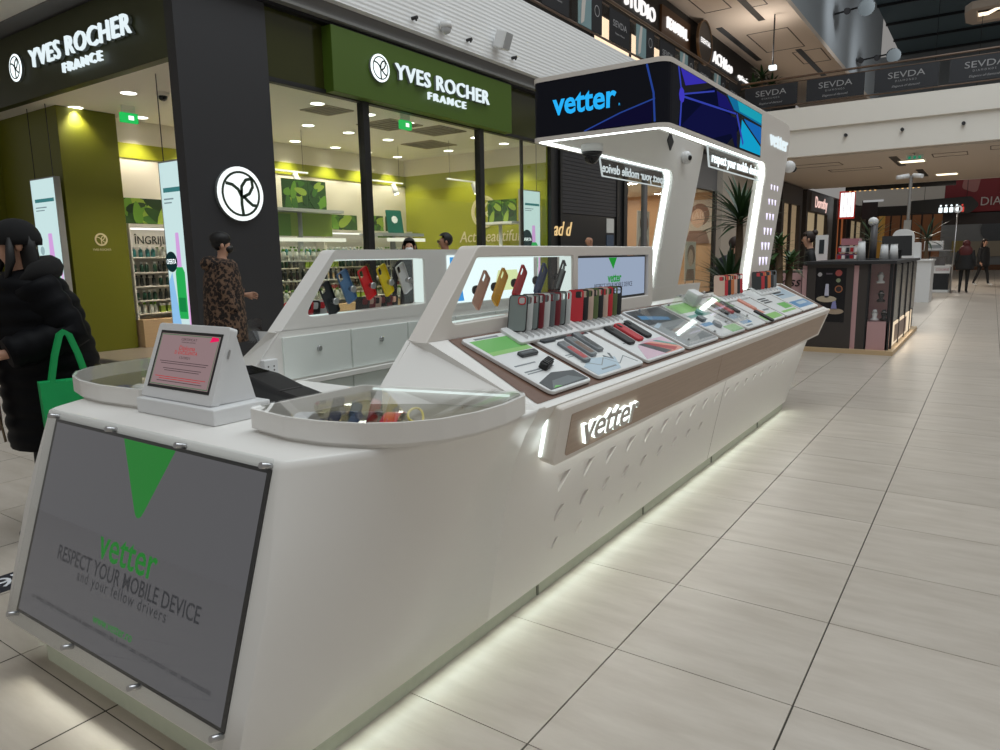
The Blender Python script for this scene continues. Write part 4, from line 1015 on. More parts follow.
rack(4.98, 7, ['sand', 'red', 'black', 'orange', 'sand', 'black', 'red'], 'white rack holding beige and orange phone cases far along the shelf', .075, tag_='beige and orange')
rack(5.95, 6, ['black', 'red', 'black', 'orange', 'black', 'grey'], 'white rack holding black phone cases at the far leg of the canopy', .10, tag_='far black')
# ---- cases hung in the wing windows on suction mounts
def hung(x, y, z, c, rgb, label, toward, roll=0.0, mount=True, tilt=35):
    t = thing('phone_holder', 'round chrome holder behind the %s' % label.replace(' hanging slanted in the right wing window', ' in the right wing window'), 'phone holder', (x, y, z))
    s_ = toward
    part('pad', B().cyl((x - s_ * .035, y, z), (x - s_ * .024, y, z), .017, .02, 14), BLACK, t, False)
    part('neck', B().cyl((x - s_ * .024, y, z), (x - s_ * .008, y, z), .009, .012, 12), CHROME, t, False)
    R = tl(x, y, z) @ Matrix.Rotation(math.radians(90 if s_ > 0 else -90), 4, 'Z') @ Matrix.Rotation(math.radians(90), 4, 'X') @ Matrix.Rotation(math.radians(roll), 4, 'Z') @ Matrix.Rotation(math.radians(tilt), 4, 'Y') @ tl(0, -.076, -.005)
    phone_case(c, rgb, R, label, 'phone cases hung in the wing windows')
for k, (y, z, c, rgb, nm) in enumerate(((2.29, 1.268, 'h_salmon', (206, 160, 140), 'salmon'), (2.42, 1.275, 'h_yellow', (236, 182, 60), 'golden yellow'), (2.57, 1.285, 'h_red', (206, 44, 52), 'bright red'), (2.745, 1.29, 'h_blue', (40, 66, 110), 'navy blue'), (2.925, 1.30, 'h_black', (20, 20, 22), 'black'))):
    hung(-1.66, y, z, c, rgb, '%s phone case hanging slanted in the right wing window' % nm, 1, -34, tilt=14)
for k, (y, z, c, rgb, nm) in enumerate(((2.20, 1.225, 'h_dark', (34, 40, 44), 'dark green'), (2.31, 1.275, 'h_steel', (90, 130, 170), 'steel blue'), (2.44, 1.285, 'h_red2', (222, 40, 44), 'red'), (2.565, 1.295, 'h_yel2', (236, 214, 40), 'lemon yellow'), (2.70, 1.30, 'h_white', (222, 224, 222), 'white'))):
    t = thing('phone_holder', 'chrome ring holder on the %s case in the left wing window' % nm, 'phone holder', (-2.40, y, z))
    part('pad', B().cyl((-2.452, y, z), (-2.448, y, z), .014, .014, 14), BLACK, t, False)
    part('knob', B().cyl((-2.43, y + .01, z - .01), (-2.405, y + .012, z - .012), .012, .016, 14), CHROME, t, False)
    R = tl(-2.44, y, z) @ Matrix.Rotation(math.radians(90), 4, 'Z') @ Matrix.Rotation(math.radians(90), 4, 'X') @ Matrix.Rotation(math.radians(24), 4, 'Z') @ Matrix.Rotation(math.radians(8), 4, 'Y') @ tl(0, -.076, -.004)
    phone_case(c, rgb, R, '%s phone case hanging in the left wing window' % nm, 'phone cases hung in the wing windows')
# racks on the far (left) shelf, seen through the wing window
def rack_left(y, n, cols, label, tag_):
    xb = mx(-1.235 + SLX * .33); z0 = .8985 + SLZ * .33 + .018
    t = thing('case_rack', label, 'rack', (xb, y, z0 - .02))
    part('base_plate', B().box(xb - .06, y - .04, z0 - .02, xb + .05, y + .042 * n + .03, z0 - .008), TRAYM, t, False)
    for k in range(n):
        c = cols[k % len(cols)]
        phone_case(c, C_[c], stand_M(xb, y + .042 * k, z0 - .007, 14, 20), '%s phone case, %s in the %s rack behind the left wing' % (c, NUM[k], tag_), 'phone cases in the %s rack behind the left wing' % tag_)
rack_left(2.10, 6, ['red', 'white', 'red', 'black', 'white', 'red'], 'white rack with red and white phone cases behind the left wing window', 'near')
rack_left(2.55, 6, ['black', 'dred', 'sand', 'black', 'dred', 'black'], 'white rack with dark phone cases behind the left wing window', 'far')

# ------------------------------------------------------------------ curved glass display cases on the front counter
INSIDE = mat('case_floor', S(120, 116, 98), .6)
def show_case(m, label, right):
    t = thing('glass_showcase', label, 'showcase', (m(-1.5), 1.55, .892))
    pts = [(-1.805, 1.285), (-1.62, 1.262), (-1.48, 1.275), (-1.36, 1.315), (-1.27, 1.38), (-1.205, 1.47), (-1.17, 1.59), (-1.165, 1.72), (-1.185, 1.86), (-1.21, 1.895), (-1.30, 1.885), (-1.70, 1.775), (-1.79, 1.745)]
    o = rpoly(pts, [.02, .1, .1, .1, .1, .1, .1, .1, .03, .01, .05, .05, .03], 4)
    o = [(m(x), y) for x, y in o]
    def ins(k):
        c = (m(-1.5), 1.57); return [(c[0] + (x - c[0]) * k, c[1] + (y - c[1]) * k) for x, y in o]
    part('base', B().plate(ins(.955), (), .890, .906), WHITE, t, False)
    part('side_wall', B().plate(o, [ins(.965)], .903, .962, bev=.0), WHITE, t, False)
    part('lining', B().plate(ins(.962), (), .9055, .9085), INSIDE, t, False)
    part('glass_lid', B().plate(ins(.996), (), .9622, .9662), GLASS, t, False)
    return t, ins
cs_r, insr = show_case(lambda x: x, 'white curved glass top showcase on the right front counter corner', True)
led = B().hexa([(-1.74, 1.748, .95), (-1.735, 1.738, .95), (-1.25, 1.863, .95), (-1.255, 1.875, .95), (-1.74, 1.748, .956), (-1.735, 1.738, .956), (-1.25, 1.863, .956), (-1.255, 1.875, .956)])
part('led_strip', led, emis('led_dim', (.86, 1, .97, 1), 1.1), cs_r, False)
cs_l, insl = show_case(lambda x: -2.42 + (mx(x) - .09 + 2.42) * 1.22, 'white curved glass top showcase behind the tablet on the left counter corner', False)
# contents: bracelets and straps
def strap(label, x, y, rot, c, l=.20, w=.03):
    t = thing('watch_strap', label, 'watch strap', (x, y, .909), rot, 'straps inside the right showcase')
    pts = [Vector((0, -l / 2 + l * k / 10, .003 + .022 * math.sin(PI * k / 10))) for k in range(11)]
    b = B(); vs = []
    for p in pts: vs += [(p.x - w / 2, p.y, p.z), (p.x + w / 2, p.y, p.z), (p.x + w / 2, p.y, p.z + .003), (p.x - w / 2, p.y, p.z + .003)]
    fs = []
    for k in range(10):
        for q in range(4): a = k * 4 + q; c2 = k * 4 + (q + 1) % 4; fs.append((a, c2, c2 + 4, a + 4))
    b.add(vs, fs + [(0, 1, 2, 3), (43, 42, 41, 40)]); part('band', b, c, t)
    part('buckle', B().box(-w * .6, l * .42, .003, w * .6, l * .5, .01), CHROME, t)
STN = pm('strap_navy', 34, 40, 62); STW = pm('strap_white', 200, 204, 206); STR = pm('strap_red', 204, 40, 62); STY = pm('strap_yellow', 222, 206, 60)
strap('white wide strap at the left end of the right showcase', -1.69, 1.40, .5, STW, .2, .05)
strap('navy wide strap beside the white one in the right showcase', -1.61, 1.45, .5, STN, .22, .06)
strap('second navy strap in the middle of the right showcase', -1.53, 1.49, .5, STN, .22, .055)
strap('coral red strap in the right showcase', -1.45, 1.53, .55, STR, .22, .05)
t = thing('bracelet', 'yellow bracelet loop in the right showcase beside the red strap', 'bracelet', (-1.375, 1.55, .909), .6)
part('loop', B().tube([(.02 * math.cos(a), .085 * math.sin(a), .008 + .03 * abs(math.sin(a / 2))) for a in [2 * PI * k / 24 for k in range(25)]], .004, 6), STY, t)
t = thing('paper_card', 'white price card lying in the right showcase', 'card', (-1.30, 1.58, .909), .5)
part('card', B().box(-.045, -.06, 0, .045, .06, .002), mat('paper_white', S(222, 222, 218), .7), t)
for k, (x, y, r) in enumerate(((-2.66, 1.42, .035), (-2.72, 1.52, .016), (-2.76, 1.56, .018), (-2.62, 1.54, .012))):
    t = thing('ear_pod', 'small white pod lying in the left showcase, %s from the front' % NUM[k], 'gadget', (x, y, .909), 0, 'white pods in the left showcase')
    part('shell', B().ball((0, 0, r * .45), r, r * .8, r * .45), SATIN, t)
    part('stem', B().cyl((0, 0, r * .5), (r * 1.1, r * .3, .004), r * .22, r * .18, 8), SATIN, t)
t = thing('blue_card', 'dark blue sheet lying in the left corner of the left showcase', 'card', (-2.80, 1.42, .909), .3)
part('sheet', B().box(-.06, -.07, 0, .06, .07, .002), pm('sheet_navy', 52, 56, 110), t)

# ------------------------------------------------------------------ tablet stand on the front counter
tb = thing('tablet_stand', 'white tilted tablet screen with a printed page on a white block', 'tablet', (-2.185, 1.36, .89))
part('block', B().box(-2.395, 1.262, .8905, -1.95, 1.475, .942), SATIN, tb, False, bevel=.004)
TM = frame((-2.165, 1.272, .945), (1, 0, 0), (0, .30, .954))
TM = frame((-2.20, 1.285, .945), (1, 0, 0), (0, .36, .933))
part('casing', B().plate(rrect(-.205, 0, .205, .262, .012), (), -.028, 0, TM, bev=.002), SATIN, tb, False)
b = B(); q = [TM @ Vector(v) for v in ((-.195, .01, -.028), (.195, .01, -.028), (.195, .25, -.028), (-.195, .25, -.028))]
bk = [Vector((v.x, 1.46, .943)) for v in q[:2]]
b.add([*q, *bk], [(0, 1, 2, 3), (0, 1, 5, 4), (1, 2, 5), (2, 3, 4, 5), (3, 0, 4)])
part('support', b, SATIN, tb, False)
part('bezel', B().box(-.178, .035, 0, .178, .236, .0012, TM), BLACK, tb, False)
scr_ = part('page', B().box(-.168, .045, .0012, .168, .226, .0018, TM), emis('page_lit', S(140, 118, 120), 1.0), tb, False)
PR = emis('page_red', S(176, 50, 50), 1.0); PK = emis('page_ink', S(70, 58, 62), 1.0); PG = emis('page_magenta', S(226, 30, 90), 1.0)
for s_, sz, m_, y, w in (('CERTIFICAT', .012, PK, .208, .09), ('comerciant autorizat', .007, PK, .199, .08), ('Diploma', .022, PR, .178, .09), ('D EXCELENTA', .017, PR, .162, .13), ('12/2021', .012, PK, .145, .06)):
    text('page_text', s_, sz, m_, scr_, TM @ tl(0, y, .0019), False, depth=.0003, width=w)
for k, (y, w) in enumerate(((.128, .28), (.121, .26), (.104, .22), (.097, .2), (.075, .29), (.068, .24), (.06, .26))):
    part('text_line', B().box(-w / 2, y, .0019, w / 2, y + .0022, .0022, TM), PR if k in (4, 5) else PK, scr_, False)
part('sticker', B().plate([(.118, .205), (.165, .212), (.16, .222), (.125, .224)], (), .002, .0025, TM), PG, scr_, False)
part('border_line', B().plate(rrect(-.166, .047, .166, .224, .002), [rrect(-.163, .05, .163, .221, .002)], .0019, .0022, TM), emis('page_border', S(80, 110, 84), 1.0), scr_, False)
part('side_button', B().box(.206, .16, -.018, .209, .19, -.012, TM), CHROME, tb, False)
# black card terminal holder behind the tablet
ct = thing('card_terminal', 'black tilted card terminal on the counter behind the tablet', 'card terminal', (-2.0, 1.62, .89))
rg = []
for t_, (x, y, z, w, h) in enumerate(((-2.43, 1.62, .985, .05, .014), (-2.34, 1.63, .965, .07, .035), (-2.21, 1.65, .94, .075, .038), (-2.07, 1.66, .915, .07, .024), (-1.92, 1.66, .904, .06, .012))):
    rg.append([Vector((x + .25 * h * dz, y + w * dy, z + h * dz)) for dy, dz in ((-1, -1), (1, -1), (1, .5), (.8, 1), (-.8, 1), (-1, .5))])
part('casing', B().loft(rg, True, smooth=False), BLACK, ct, False, bevel=.004)
part('screen', B().hexa([(-2.32, 1.59, .994), (-2.23, 1.6, .978), (-2.23, 1.69, .978), (-2.32, 1.68, .994), (-2.32, 1.59, 1.002), (-2.23, 1.6, .986), (-2.23, 1.69, .986), (-2.32, 1.68, 1.002)]), BLACKG, ct, False)
part('foot', B().box(-2.3, 1.6, .8905, -2.05, 1.7, .94), BLACK, ct, False, bevel=.006)
# items at the near end of the left counter: clear card holders
for k, (x, y, w, h, lab) in enumerate(((-2.62, 1.93, .07, .10, 'clear speckled card holder standing on the left counter'), (-2.60, 2.06, .06, .09, 'clear angled card holder standing beside the white box'))):
    t = thing('card_holder', lab, 'card holder', (x, y, 1.05), .3 * k)
    part('back_plate', B().box(-.002, -w / 2, 0, .002, w / 2, h), glass('grey_acrylic', (.6, .62, .64, 1), .3), t)
    part('foot', B().box(-.002, -w / 2, 0, .04, w / 2, .003), GLASS, t)
t = thing('white_box', 'small white open box on the left counter end', 'box', (-2.60, 1.985, 1.05), .2)
part('body', B().hexa([(-.04, -.03, 0), (.04, -.03, 0), (.04, .03, 0), (-.04, .03, 0), (-.055, -.04, .045), (.055, -.04, .045), (.055, .04, .03), (-.055, .04, .03)]), SATIN, t)
# ================================================================== COSMETICS SHOP INTERIOR
def spot(loc, power, angle=1.5, color=(1, .93, .80), blend=.6, size=.06):
    d = bpy.data.lights.new('downlight_lamp', 'SPOT'); d.energy = power; d.spot_size = angle; d.spot_blend = blend; d.color = color; d.shadow_soft_size = size
    o = bpy.data.objects.new('downlight_lamp', d); COL.objects.link(o); o.location = loc; return o
DLW = emis('downlight_lit', (1, .97, .9, 1), 6.0)
dl_root = None
k = 0
for ix, x in enumerate((-8.65, -10.14, -11.66)):
    for iy, y in enumerate((5.68, 6.7, 7.78, 8.88, 9.85, 10.92, 11.85, 12.85)):
        if ix == 0 and iy in (0, 1): continue
        M = tl(x, y, 3.75)
        dlab = 'round ceiling downlight in the %s row from the window, %s from the entrance' % (('first', 'second', 'third')[ix], 'first second third fourth fifth sixth seventh eighth'.split()[iy])
        if dl_root is None:
            dl_root = thing('downlight', dlab, 'light', M=M, group='downlights in the cosmetics shop ceiling')
            part('trim_ring', B().plate(circ(0, 0, .125, 20), [circ(0, 0, .105, 20)], -.006, 0), CEILW, dl_root)
            part('lens', B().plate(circ(0, 0, .105, 20), (), -.004, -.001), DLW, dl_root)
        else: dup(dl_root, M, dlab)
        spot((x, y, 3.70), 80 if ix == 2 or iy == 7 else 95, 1.9 if ix != 2 else 1.75)
for kx, (x, y, s_) in enumerate(((-9.0, 9.75, .42), (-8.75, 10.75, .4), (-9.9, 11.9, .42), (-8.9, 8.2, .3))):
    t = thing('air_vent', 'square ceiling air vent in the cosmetics shop, %s one' % ('first second third fourth'.split()[kx]), 'vent', (x, y, 3.74), 0, 'ceiling vents in the cosmetics shop')
    part('rim', B().plate(rrect(x - s_, y - s_, x + s_, y + s_, .01), [rrect(x - s_ + .05, y - s_ + .05, x + s_ - .05, y + s_ - .05, .01)], 3.735, 3.75), mat('vent_grey', S(150, 140, 120), .6), t, False)
    part('core', B().box(x - s_ + .05, y - s_ + .05, 3.742, x + s_ - .05, y + s_ - .05, 3.75), mat('vent_dark', S(92, 84, 68), .7), t, False)
    for q in range(5): part('louvre', B().box(x - s_ + .06, y - s_ + .1 + q * (2 * s_ - .2) / 4.5, 3.733, x + s_ - .06, y - s_ + .13 + q * (2 * s_ - .2) / 4.5, 3.742), MATS['vent_grey'], t, False)
for lab, x, y in (('green emergency exit sign hanging inside the shop window', -8.15, 9.2), ('green emergency exit sign hanging above the shop entrance', -10.95, 6.1)):
    t = thing('exit_sign', lab, 'sign', (x, y, 3.5))
    part('box', B().box(x - .03, y - .13, 3.5, x + .03, y + .13, 3.64), emis('exit_lit', S(40, 190, 90), 1.0), t, False)
    part('arrow', B().plate([(-.04, -.03), (.04, -.03), (.04, .03), (-.04, .03)], (), 0, .004, frame((x + .031, y + .02, 3.57), (0, 1, 0), (0, 0, 1))), SIGNW, t, False)
    part('bracket', B().box(x - .02, y - .1, 3.64, x + .02, y + .1, 3.75), CEILW, t, False)
t = thing('dome_camera', 'small dome camera on the shop ceiling near the entrance', 'camera', (-9.75, 5.9, 3.7))
part('mount', B().cyl((-9.75, 5.95, 3.75), (-9.75, 5.95, 3.70), .09, .09, 14), CEILW, t, False)
part('dome', B().ball((-9.75, 5.95, 3.69), .06), BLACKG, t, False)
# wall emblems
t = thing('wall_emblem', 'cream round leaf emblem on the lime end wall', 'emblem', (-9.4, 13.44, 2.4))
M = frame((-9.62, 13.45, 2.42), (1, 0, 0), (0, 0, 1)); CRM = mat('emblem_cream', S(222, 210, 170), .6)
emblem(t, M, .36, CRM, LIME, .012)
part('outer_ring', B().plate(circ(0, 0, .36, 40), [circ(0, 0, .31, 40)], .012, .02, M), CRM, t, False)
text('wall_script', 'Act Beautiful', .36, CRM, t, frame((-9.5, 13.44, 1.86), (1, 0, 0), (0, 0, 1)), False, depth=.01, shear=.2, width=1.7)
t = thing('pillar_emblem', 'small cream emblem on the olive pillar', 'emblem', (-11.7, 5.87, 1.77))
M = frame((-11.7, 5.87, 1.78), (0, 1, 0), (0, 0, 1))
emblem(t, M, .10, CRM, GREEN, .004)
part('outer_ring', B().plate(circ(0, 0, .10, 30), [circ(0, 0, .078, 30)], .004, .008, M), CRM, t, False)
text('caption', 'YVES ROCHER', .045, CRM, t, frame((-11.697, 5.87, 1.62), (0, 1, 0), (0, 0, 1)), False, depth=.003)
# lit banners with a serum bottle picture
def banner(label, M, w, h, dot=False):
    t = thing('lit_banner', label, 'banner', M=M)
    part('casing', B().box(-w / 2 - .02, -.02, -.09, w / 2 + .02, h + .02, 0), mat('banner_case', S(150, 150, 150), .5), t)
    fc_ = part('lit_face', B().box(-w / 2, 0, 0, w / 2, h, .004), emis('banner_lit', S(196, 222, 222), 1.05), t)
    pr_ = lambda n, pts, c, z=.0045: part('graphic', B().plate(pts, (), z, z + .0015), emis(n, c, 1.0), t)
    pr_('bn_blue', [(-w / 2, 0), (w * .05, 0), (-w * .3, h * .4), (-w / 2, h * .35)], S(140, 190, 232))
    pr_('bn_strip', [(-w * .38, h * .84), (w * .45, h * .84), (w * .45, h * .865), (-w * .38, h * .865)], S(60, 120, 122))
    pr_('bn_line', [(-w * .38, h * .80), (w * .1, h * .80), (w * .1, h * .808), (-w * .38, h * .808)], S(120, 140, 146))
    pr_('bn_line', [(-w * .38, h * .78), (w * .0, h * .78), (w * .0, h * .787), (-w * .38, h * .787)], S(120, 140, 146))
    pr_('bn_green', rpoly([(-w * .12, h * .14), (w * .34, h * .14), (w * .34, h * .40), (w * .25, h * .43), (-w * .04, h * .43), (-w * .12, h * .40)], .02), S(40, 170, 84))
    pr_('bn_pink', rpoly([(w * .0, h * .43), (w * .22, h * .43), (w * .19, h * .62), (w * .03, h * .62)], .02), S(210, 160, 220), .005)
    pr_('bn_dkgreen', rpoly([(-w * .06, h * .18), (w * .28, h * .18), (w * .28, h * .26), (-w * .06, h * .26)], .01), S(24, 130, 66), .0065)
    pr_('bn_rose', [(w * .36, 0), (w * .48, 0), (w * .48, h * .4), (w * .4, h * .3)], S(224, 170, 224))
    pr_('bn_ring', circ(-w * .3, h * .5, w * .09, 16), S(150, 176, 180), .0045)
    if dot:
        pr_('bn_dot', circ(-w * .28, h * .46, w * .30, 24), S(20, 44, 46), .007)
        text('offer_text', 'OFERTA', .09, SIGNW, t, tl(-w * .28, h * .46, .009), True, depth=.001, width=w * .48)
    for sx_ in (-w * .4, w * .4):
        part('cable', B().cyl((sx_, h, -.04), (sx_, 3.74 - M.translation.z, -.04), .006, .006, 6), DARK, t)
banner('lit serum banner left of the olive pillar at the shop entrance', frame((-11.98, 5.22, .55), (1, 0, 0), (0, 0, 1)), .74, 2.13)
banner('lit serum banner with dark offer dot beside the corner column', frame((-8.66, 5.28, .35), (1, 0, 0), (0, 0, 1)), .44, 2.30, True)
banner('lit serum banner with dark offer dot at the far end of the shop window', frame((-8.08, 13.0, .9), (0, 1, 0), (0, 0, 1)), .68, 1.85, True)
# leafy poster
LEAFP = [pm('leaf_%d' % i, *c, .5) for i, c in enumerate(((60, 104, 36), (96, 140, 44), (40, 74, 30), (140, 164, 62), (30, 54, 26)))]
def leaf_poster(label, M, w, h, name='leaf_poster'):
    t = thing(name, label, 'poster', M=M)
    part('backing', B().box(-w / 2, 0, -.02, w / 2, h, 0), LEAFP[2], t)
    rnd = random.Random(int(w * 1000 + h * 77 + M.translation.y * 31))
    for k in range(14):
        cx, cy = rnd.uniform(-w * .38, w * .38), rnd.uniform(h * .12, h * .88); a = rnd.uniform(0, PI); l = rnd.uniform(.5, .85) * max(w, h) * .8; ww = l * .42
        pts = []
        for q in range(12):
            u = 2 * PI * q / 12; x, y = l * .5 * math.cos(u), ww * .5 * math.sin(u) * (1 - .3 * math.cos(u))
            X, Y = cx + x * math.cos(a) - y * math.sin(a), cy + x * math.sin(a) + y * math.cos(a)
            pts.append((max(-w / 2, min(w / 2, X)), max(0, min(h, Y))))
        try: part('leaf_print', B().plate(pts, (), .0, .002 + .0008 * k), LEAFP[k % 5], t)
        except Exception: pass
    return t
YZ = lambda x, y, z: frame((x, y, z), (0, 1, 0), (0, 0, 1))
leaf_poster('monstera leaf poster above the shelf lettering at the shop entrance', YZ(-11.97, 6.82, 2.06), .78, .42)
leaf_poster('large green leaf picture on the gondola nearest the shop window', YZ(-9.42, 7.9, 2.24), .52, .46)
leaf_poster('second green leaf picture beside the first on the near gondola', YZ(-9.42, 8.36, 2.24), .38, .46)
leaf_poster('lime leaf picture on the rear wall above the shelves', YZ(-11.97, 10.3, 2.02), .9, .36)
leaf_poster('dark leaf picture on the rear wall above the shelves', YZ(-11.97, 11.3, 2.02), .9, .36)
leaf_poster('lime picture on the rear wall left of the corner', YZ(-11.97, 12.35, 1.98), .5, .42)
leaf_poster('potted leaf picture on the rear wall at the corner', YZ(-11.97, 12.95, 1.98), .5, .42)
leaf_poster('dark leaf picture on the far gondola near the end wall', frame((-8.85, 12.75, 2.14), (1, 0, 0), (0, 0, 1)), .36, .46)
leaf_poster('second dark leaf picture on the far gondola near the end wall', frame((-8.48, 12.75, 2.14), (1, 0, 0), (0, 0, 1)), .36, .46)
# wall shelving units
SHW = mat('shelf_white', S(214, 210, 200), .5); SHWOOD = mat('light_oak', S(186, 158, 124), .5, noise=.1, nscale=5, stretch=(3, 1, 12))
UN = 'first second third fourth fifth'.split()
def shelf_unit(y0, y1, k):
    t = thing('wall_shelf_unit', 'white wall shelf unit with oak base, %s from the shop entrance' % UN[k], 'shelf', (-11.8, (y0 + y1) / 2, 0.002), 0, 'wall shelf units in the cosmetics shop')
    part('base_cabinet', B().box(-11.98, y0, .003, -11.55, y1, .46), SHWOOD, t, False)
    part('back_panel', B().box(-11.995, y0, .46, -11.975, y1, 1.98), SHW, t, False)
    for z in (.56, .78, 1.02, 1.25, 1.50): part('shelf', B().box(-11.975, y0, z - .02, -11.70, y1, z), SHW, t, False)
    part('cornice', B().box(-11.98, y0, 1.98, -11.7, y1, 2.04), SHW, t, False)
    part('strip_light', B().box(-11.9, y0 + .05, 1.955, -11.8, y1 - .05, 1.98), emis('shelf_strip', (1, .96, .88, 1), 1.5), t, False)
    for y in (y0, y1 - .02): part('side_panel', B().box(-11.98, y, .46, -11.70, y + .02, 1.98), SHW, t, False)
for k in range(5): shelf_unit(6.34 + 1.4 * k, 6.34 + 1.4 * (k + 1) - .02, k)
t = thing('shelf_lettering', 'dark capital lettering above the shelves at the shop entrance', 'sign', (-11.69, 6.9, 1.7))
text('lettering', 'ÎNGRIJIRE TEN', .19, mat('ink_green', S(40, 46, 36), .6), t, YZ(-11.69, 6.93, 1.77), False, depth=.006, width=1.05)
part('strip', B().box(-11.72, 6.36, 1.66, -11.70, 7.6, 1.9), SHW, t, False)
# products
def bottle_mesh(n, r, h, neck, mb, mc):
    return fixn(mesh_of(B().lathe([(r, 0), (r, h * .68), (r * .5, h * .76), (neck, h * .8)], (0, 0, 0), 8).lathe([(neck * 1.5, h * .8), (neck * 1.5, h)], (0, 0, 0), 8, 1), n, [mb, mc]))
def carton_mesh(n, w, d, h, mb, mc):
    return fixn(mesh_of(B().box(-d / 2, -w / 2, 0, d / 2, w / 2, h * .75).box(-d / 2, -w / 2, h * .75, d / 2, w / 2, h, None, 1), n, [mb, mc]))
capw = SATIN; capk = BLACK
KINDS = [('teal glass bottle', 'bottle', bottle_mesh('teal_bottle', .034, .17, .014, pm('pb_teal', 60, 130, 130), capw)), ('dark green bottle', 'bottle', bottle_mesh('green_bottle', .033, .17, .013, pm('pb_dark', 26, 60, 44), capw)), ('white tube bottle', 'bottle', bottle_mesh('white_bottle', .036, .18, .016, pm('pb_white', 214, 216, 208), LEAFP[1])), ('green carton', 'box', carton_mesh('green_carton', .09, .06, .15, LEAFP[3], SATIN)), ('kraft carton', 'box', carton_mesh('kraft_carton', .09, .06, .15, pm('pb_kraft', 198, 170, 128), SATIN)), ('red jar', 'jar', bottle_mesh('red_jar', .045, .12, .034, pm('pb_red', 130, 40, 40), capw)), ('black bottle', 'bottle', bottle_mesh('black_bottle', .03, .18, .012, pm('pb_black', 26, 30, 28), capk))]
SHN = {.56: 'bottom', .78: 'second', 1.02: 'middle', 1.25: 'fourth', 1.50: 'top'}
rp = random.Random(3)
nprod = 0
ORD = 'first second third fourth fifth sixth seventh eighth ninth tenth eleventh twelfth thirteenth fourteenth fifteenth sixteenth'.split()
for u in range(5):
    y0 = 6.34 + 1.4 * u
    if u == 1: continue          # hidden behind the corner column
    for z, plan in ((.56, (2, 3, 2)), (.78, (1, 6, 5)), (1.02, (6, 1, 4)), (1.25, (1, 6, 3)), (1.50, (0, 2, 0))):
        y = y0 + .08; pos = 0
        while y < y0 + 1.3:
            kd = plan[min(2, int((y - y0) / .45))] if u != 3 else plan[int((y - y0) / .45) % 3 - 1]
            lab, cat_, me = KINDS[kd]
            o = bpy.data.objects.new(me.name, me); COL.objects.link(o); o.location = (-11.80 + rp.uniform(-.02, .03), y, z)
            tag(o, '%s, %s from the left on the %s board of the %s wall shelf' % (lab, ORD[pos], SHN[z], UN[u]), cat_, '%ss on the %s board of the %s wall shelf' % (lab, SHN[z], UN[u]))
            nprod += 1; pos += 1; y += rp.uniform(.085, .125) if kd not in (3, 4) else .13
# near gondola
def gondola(x, y0, y1, label, zt, along='y'):
    t = thing('display_gondola', label, 'display stand', (x, (y0 + y1) / 2, .002))
    part('post', B().cyl((x, (y0 + y1) / 2, .02), (x, (y0 + y1) / 2, zt), .05, .05, 12), mat('post_grey', S(170, 172, 170), .5), t, False)
    part('top_board', B().box(x - .28, y0 - .05, zt, x + .28, y1 + .05, zt + .05), MATS['post_grey'], t, False)
    part('base', B().box(x - .4, y0, .003, x + .4, y1, .45), SHW, t, False)
    for z in (.75, 1.08, 1.40):
        part('shelf', B().box(x - .33, y0, z - .02, x + .33, y1, z), SHW, t, False)
    part('price_strip', B().box(x + .33, y0, 1.70, x + .35, y1, 1.76), emis('price_lit', S(240, 236, 220), 1.1), t, False)
    part('header_panel', B().box(x - .02, y0, 1.8, x + .02, y1, zt), LEAFP[3], t, False)
    part('lime_panel', B().box(x + .02, y0 + .1, 1.8, x + .03, y0 + .5, zt - .03), LEAFP[1], t, False)
gondola(-9.55, 7.35, 8.75, 'grey gondola with leaf pictures on top nearest the shop window', 2.18)
gondola(-9.0, 9.2, 10.2, 'low grey gondola in the middle of the cosmetics shop', 1.80)
t = thing('table_stand', 'white post stand with a board under the far leaf pictures', 'display stand', (-8.67, 12.7, .002))
part('post', B().cyl((-8.67, 12.7, .03), (-8.67, 12.7, 2.08), .04, .04, 12), SATIN, t, False)
part('board', B().box(-9.15, 12.5, 2.08, -8.25, 12.9, 2.13), SATIN, t, False)
part('foot', B().cyl((-8.67, 12.7, .003), (-8.67, 12.7, .03), .25, .25, 20), SATIN, t, False)
for gi, (x, y0, y1, lab) in enumerate(((-9.25, 7.4, 8.7, 'near'), (-8.75, 9.25, 10.15, 'low middle'))):
    for z, kd in ((.75, 2), (1.08, 6), (1.40, 4 if gi else 2)):
        y = y0 + .05; pos = 0
        while y < y1:
            lb, cat_, me = KINDS[kd]
            o = bpy.data.objects.new(me.name, me); COL.objects.link(o); o.location = (x, y, z)
            bn = {.75: 'low', 1.08: 'middle', 1.40: 'high'}[z]
            tag(o, '%s, %s from the left on the %s board of the %s gondola' % (lb, ORD[pos], bn, lab), cat_, '%ss on the %s board of the %s gondola' % (lb, bn, lab)); pos += 1; y += .12
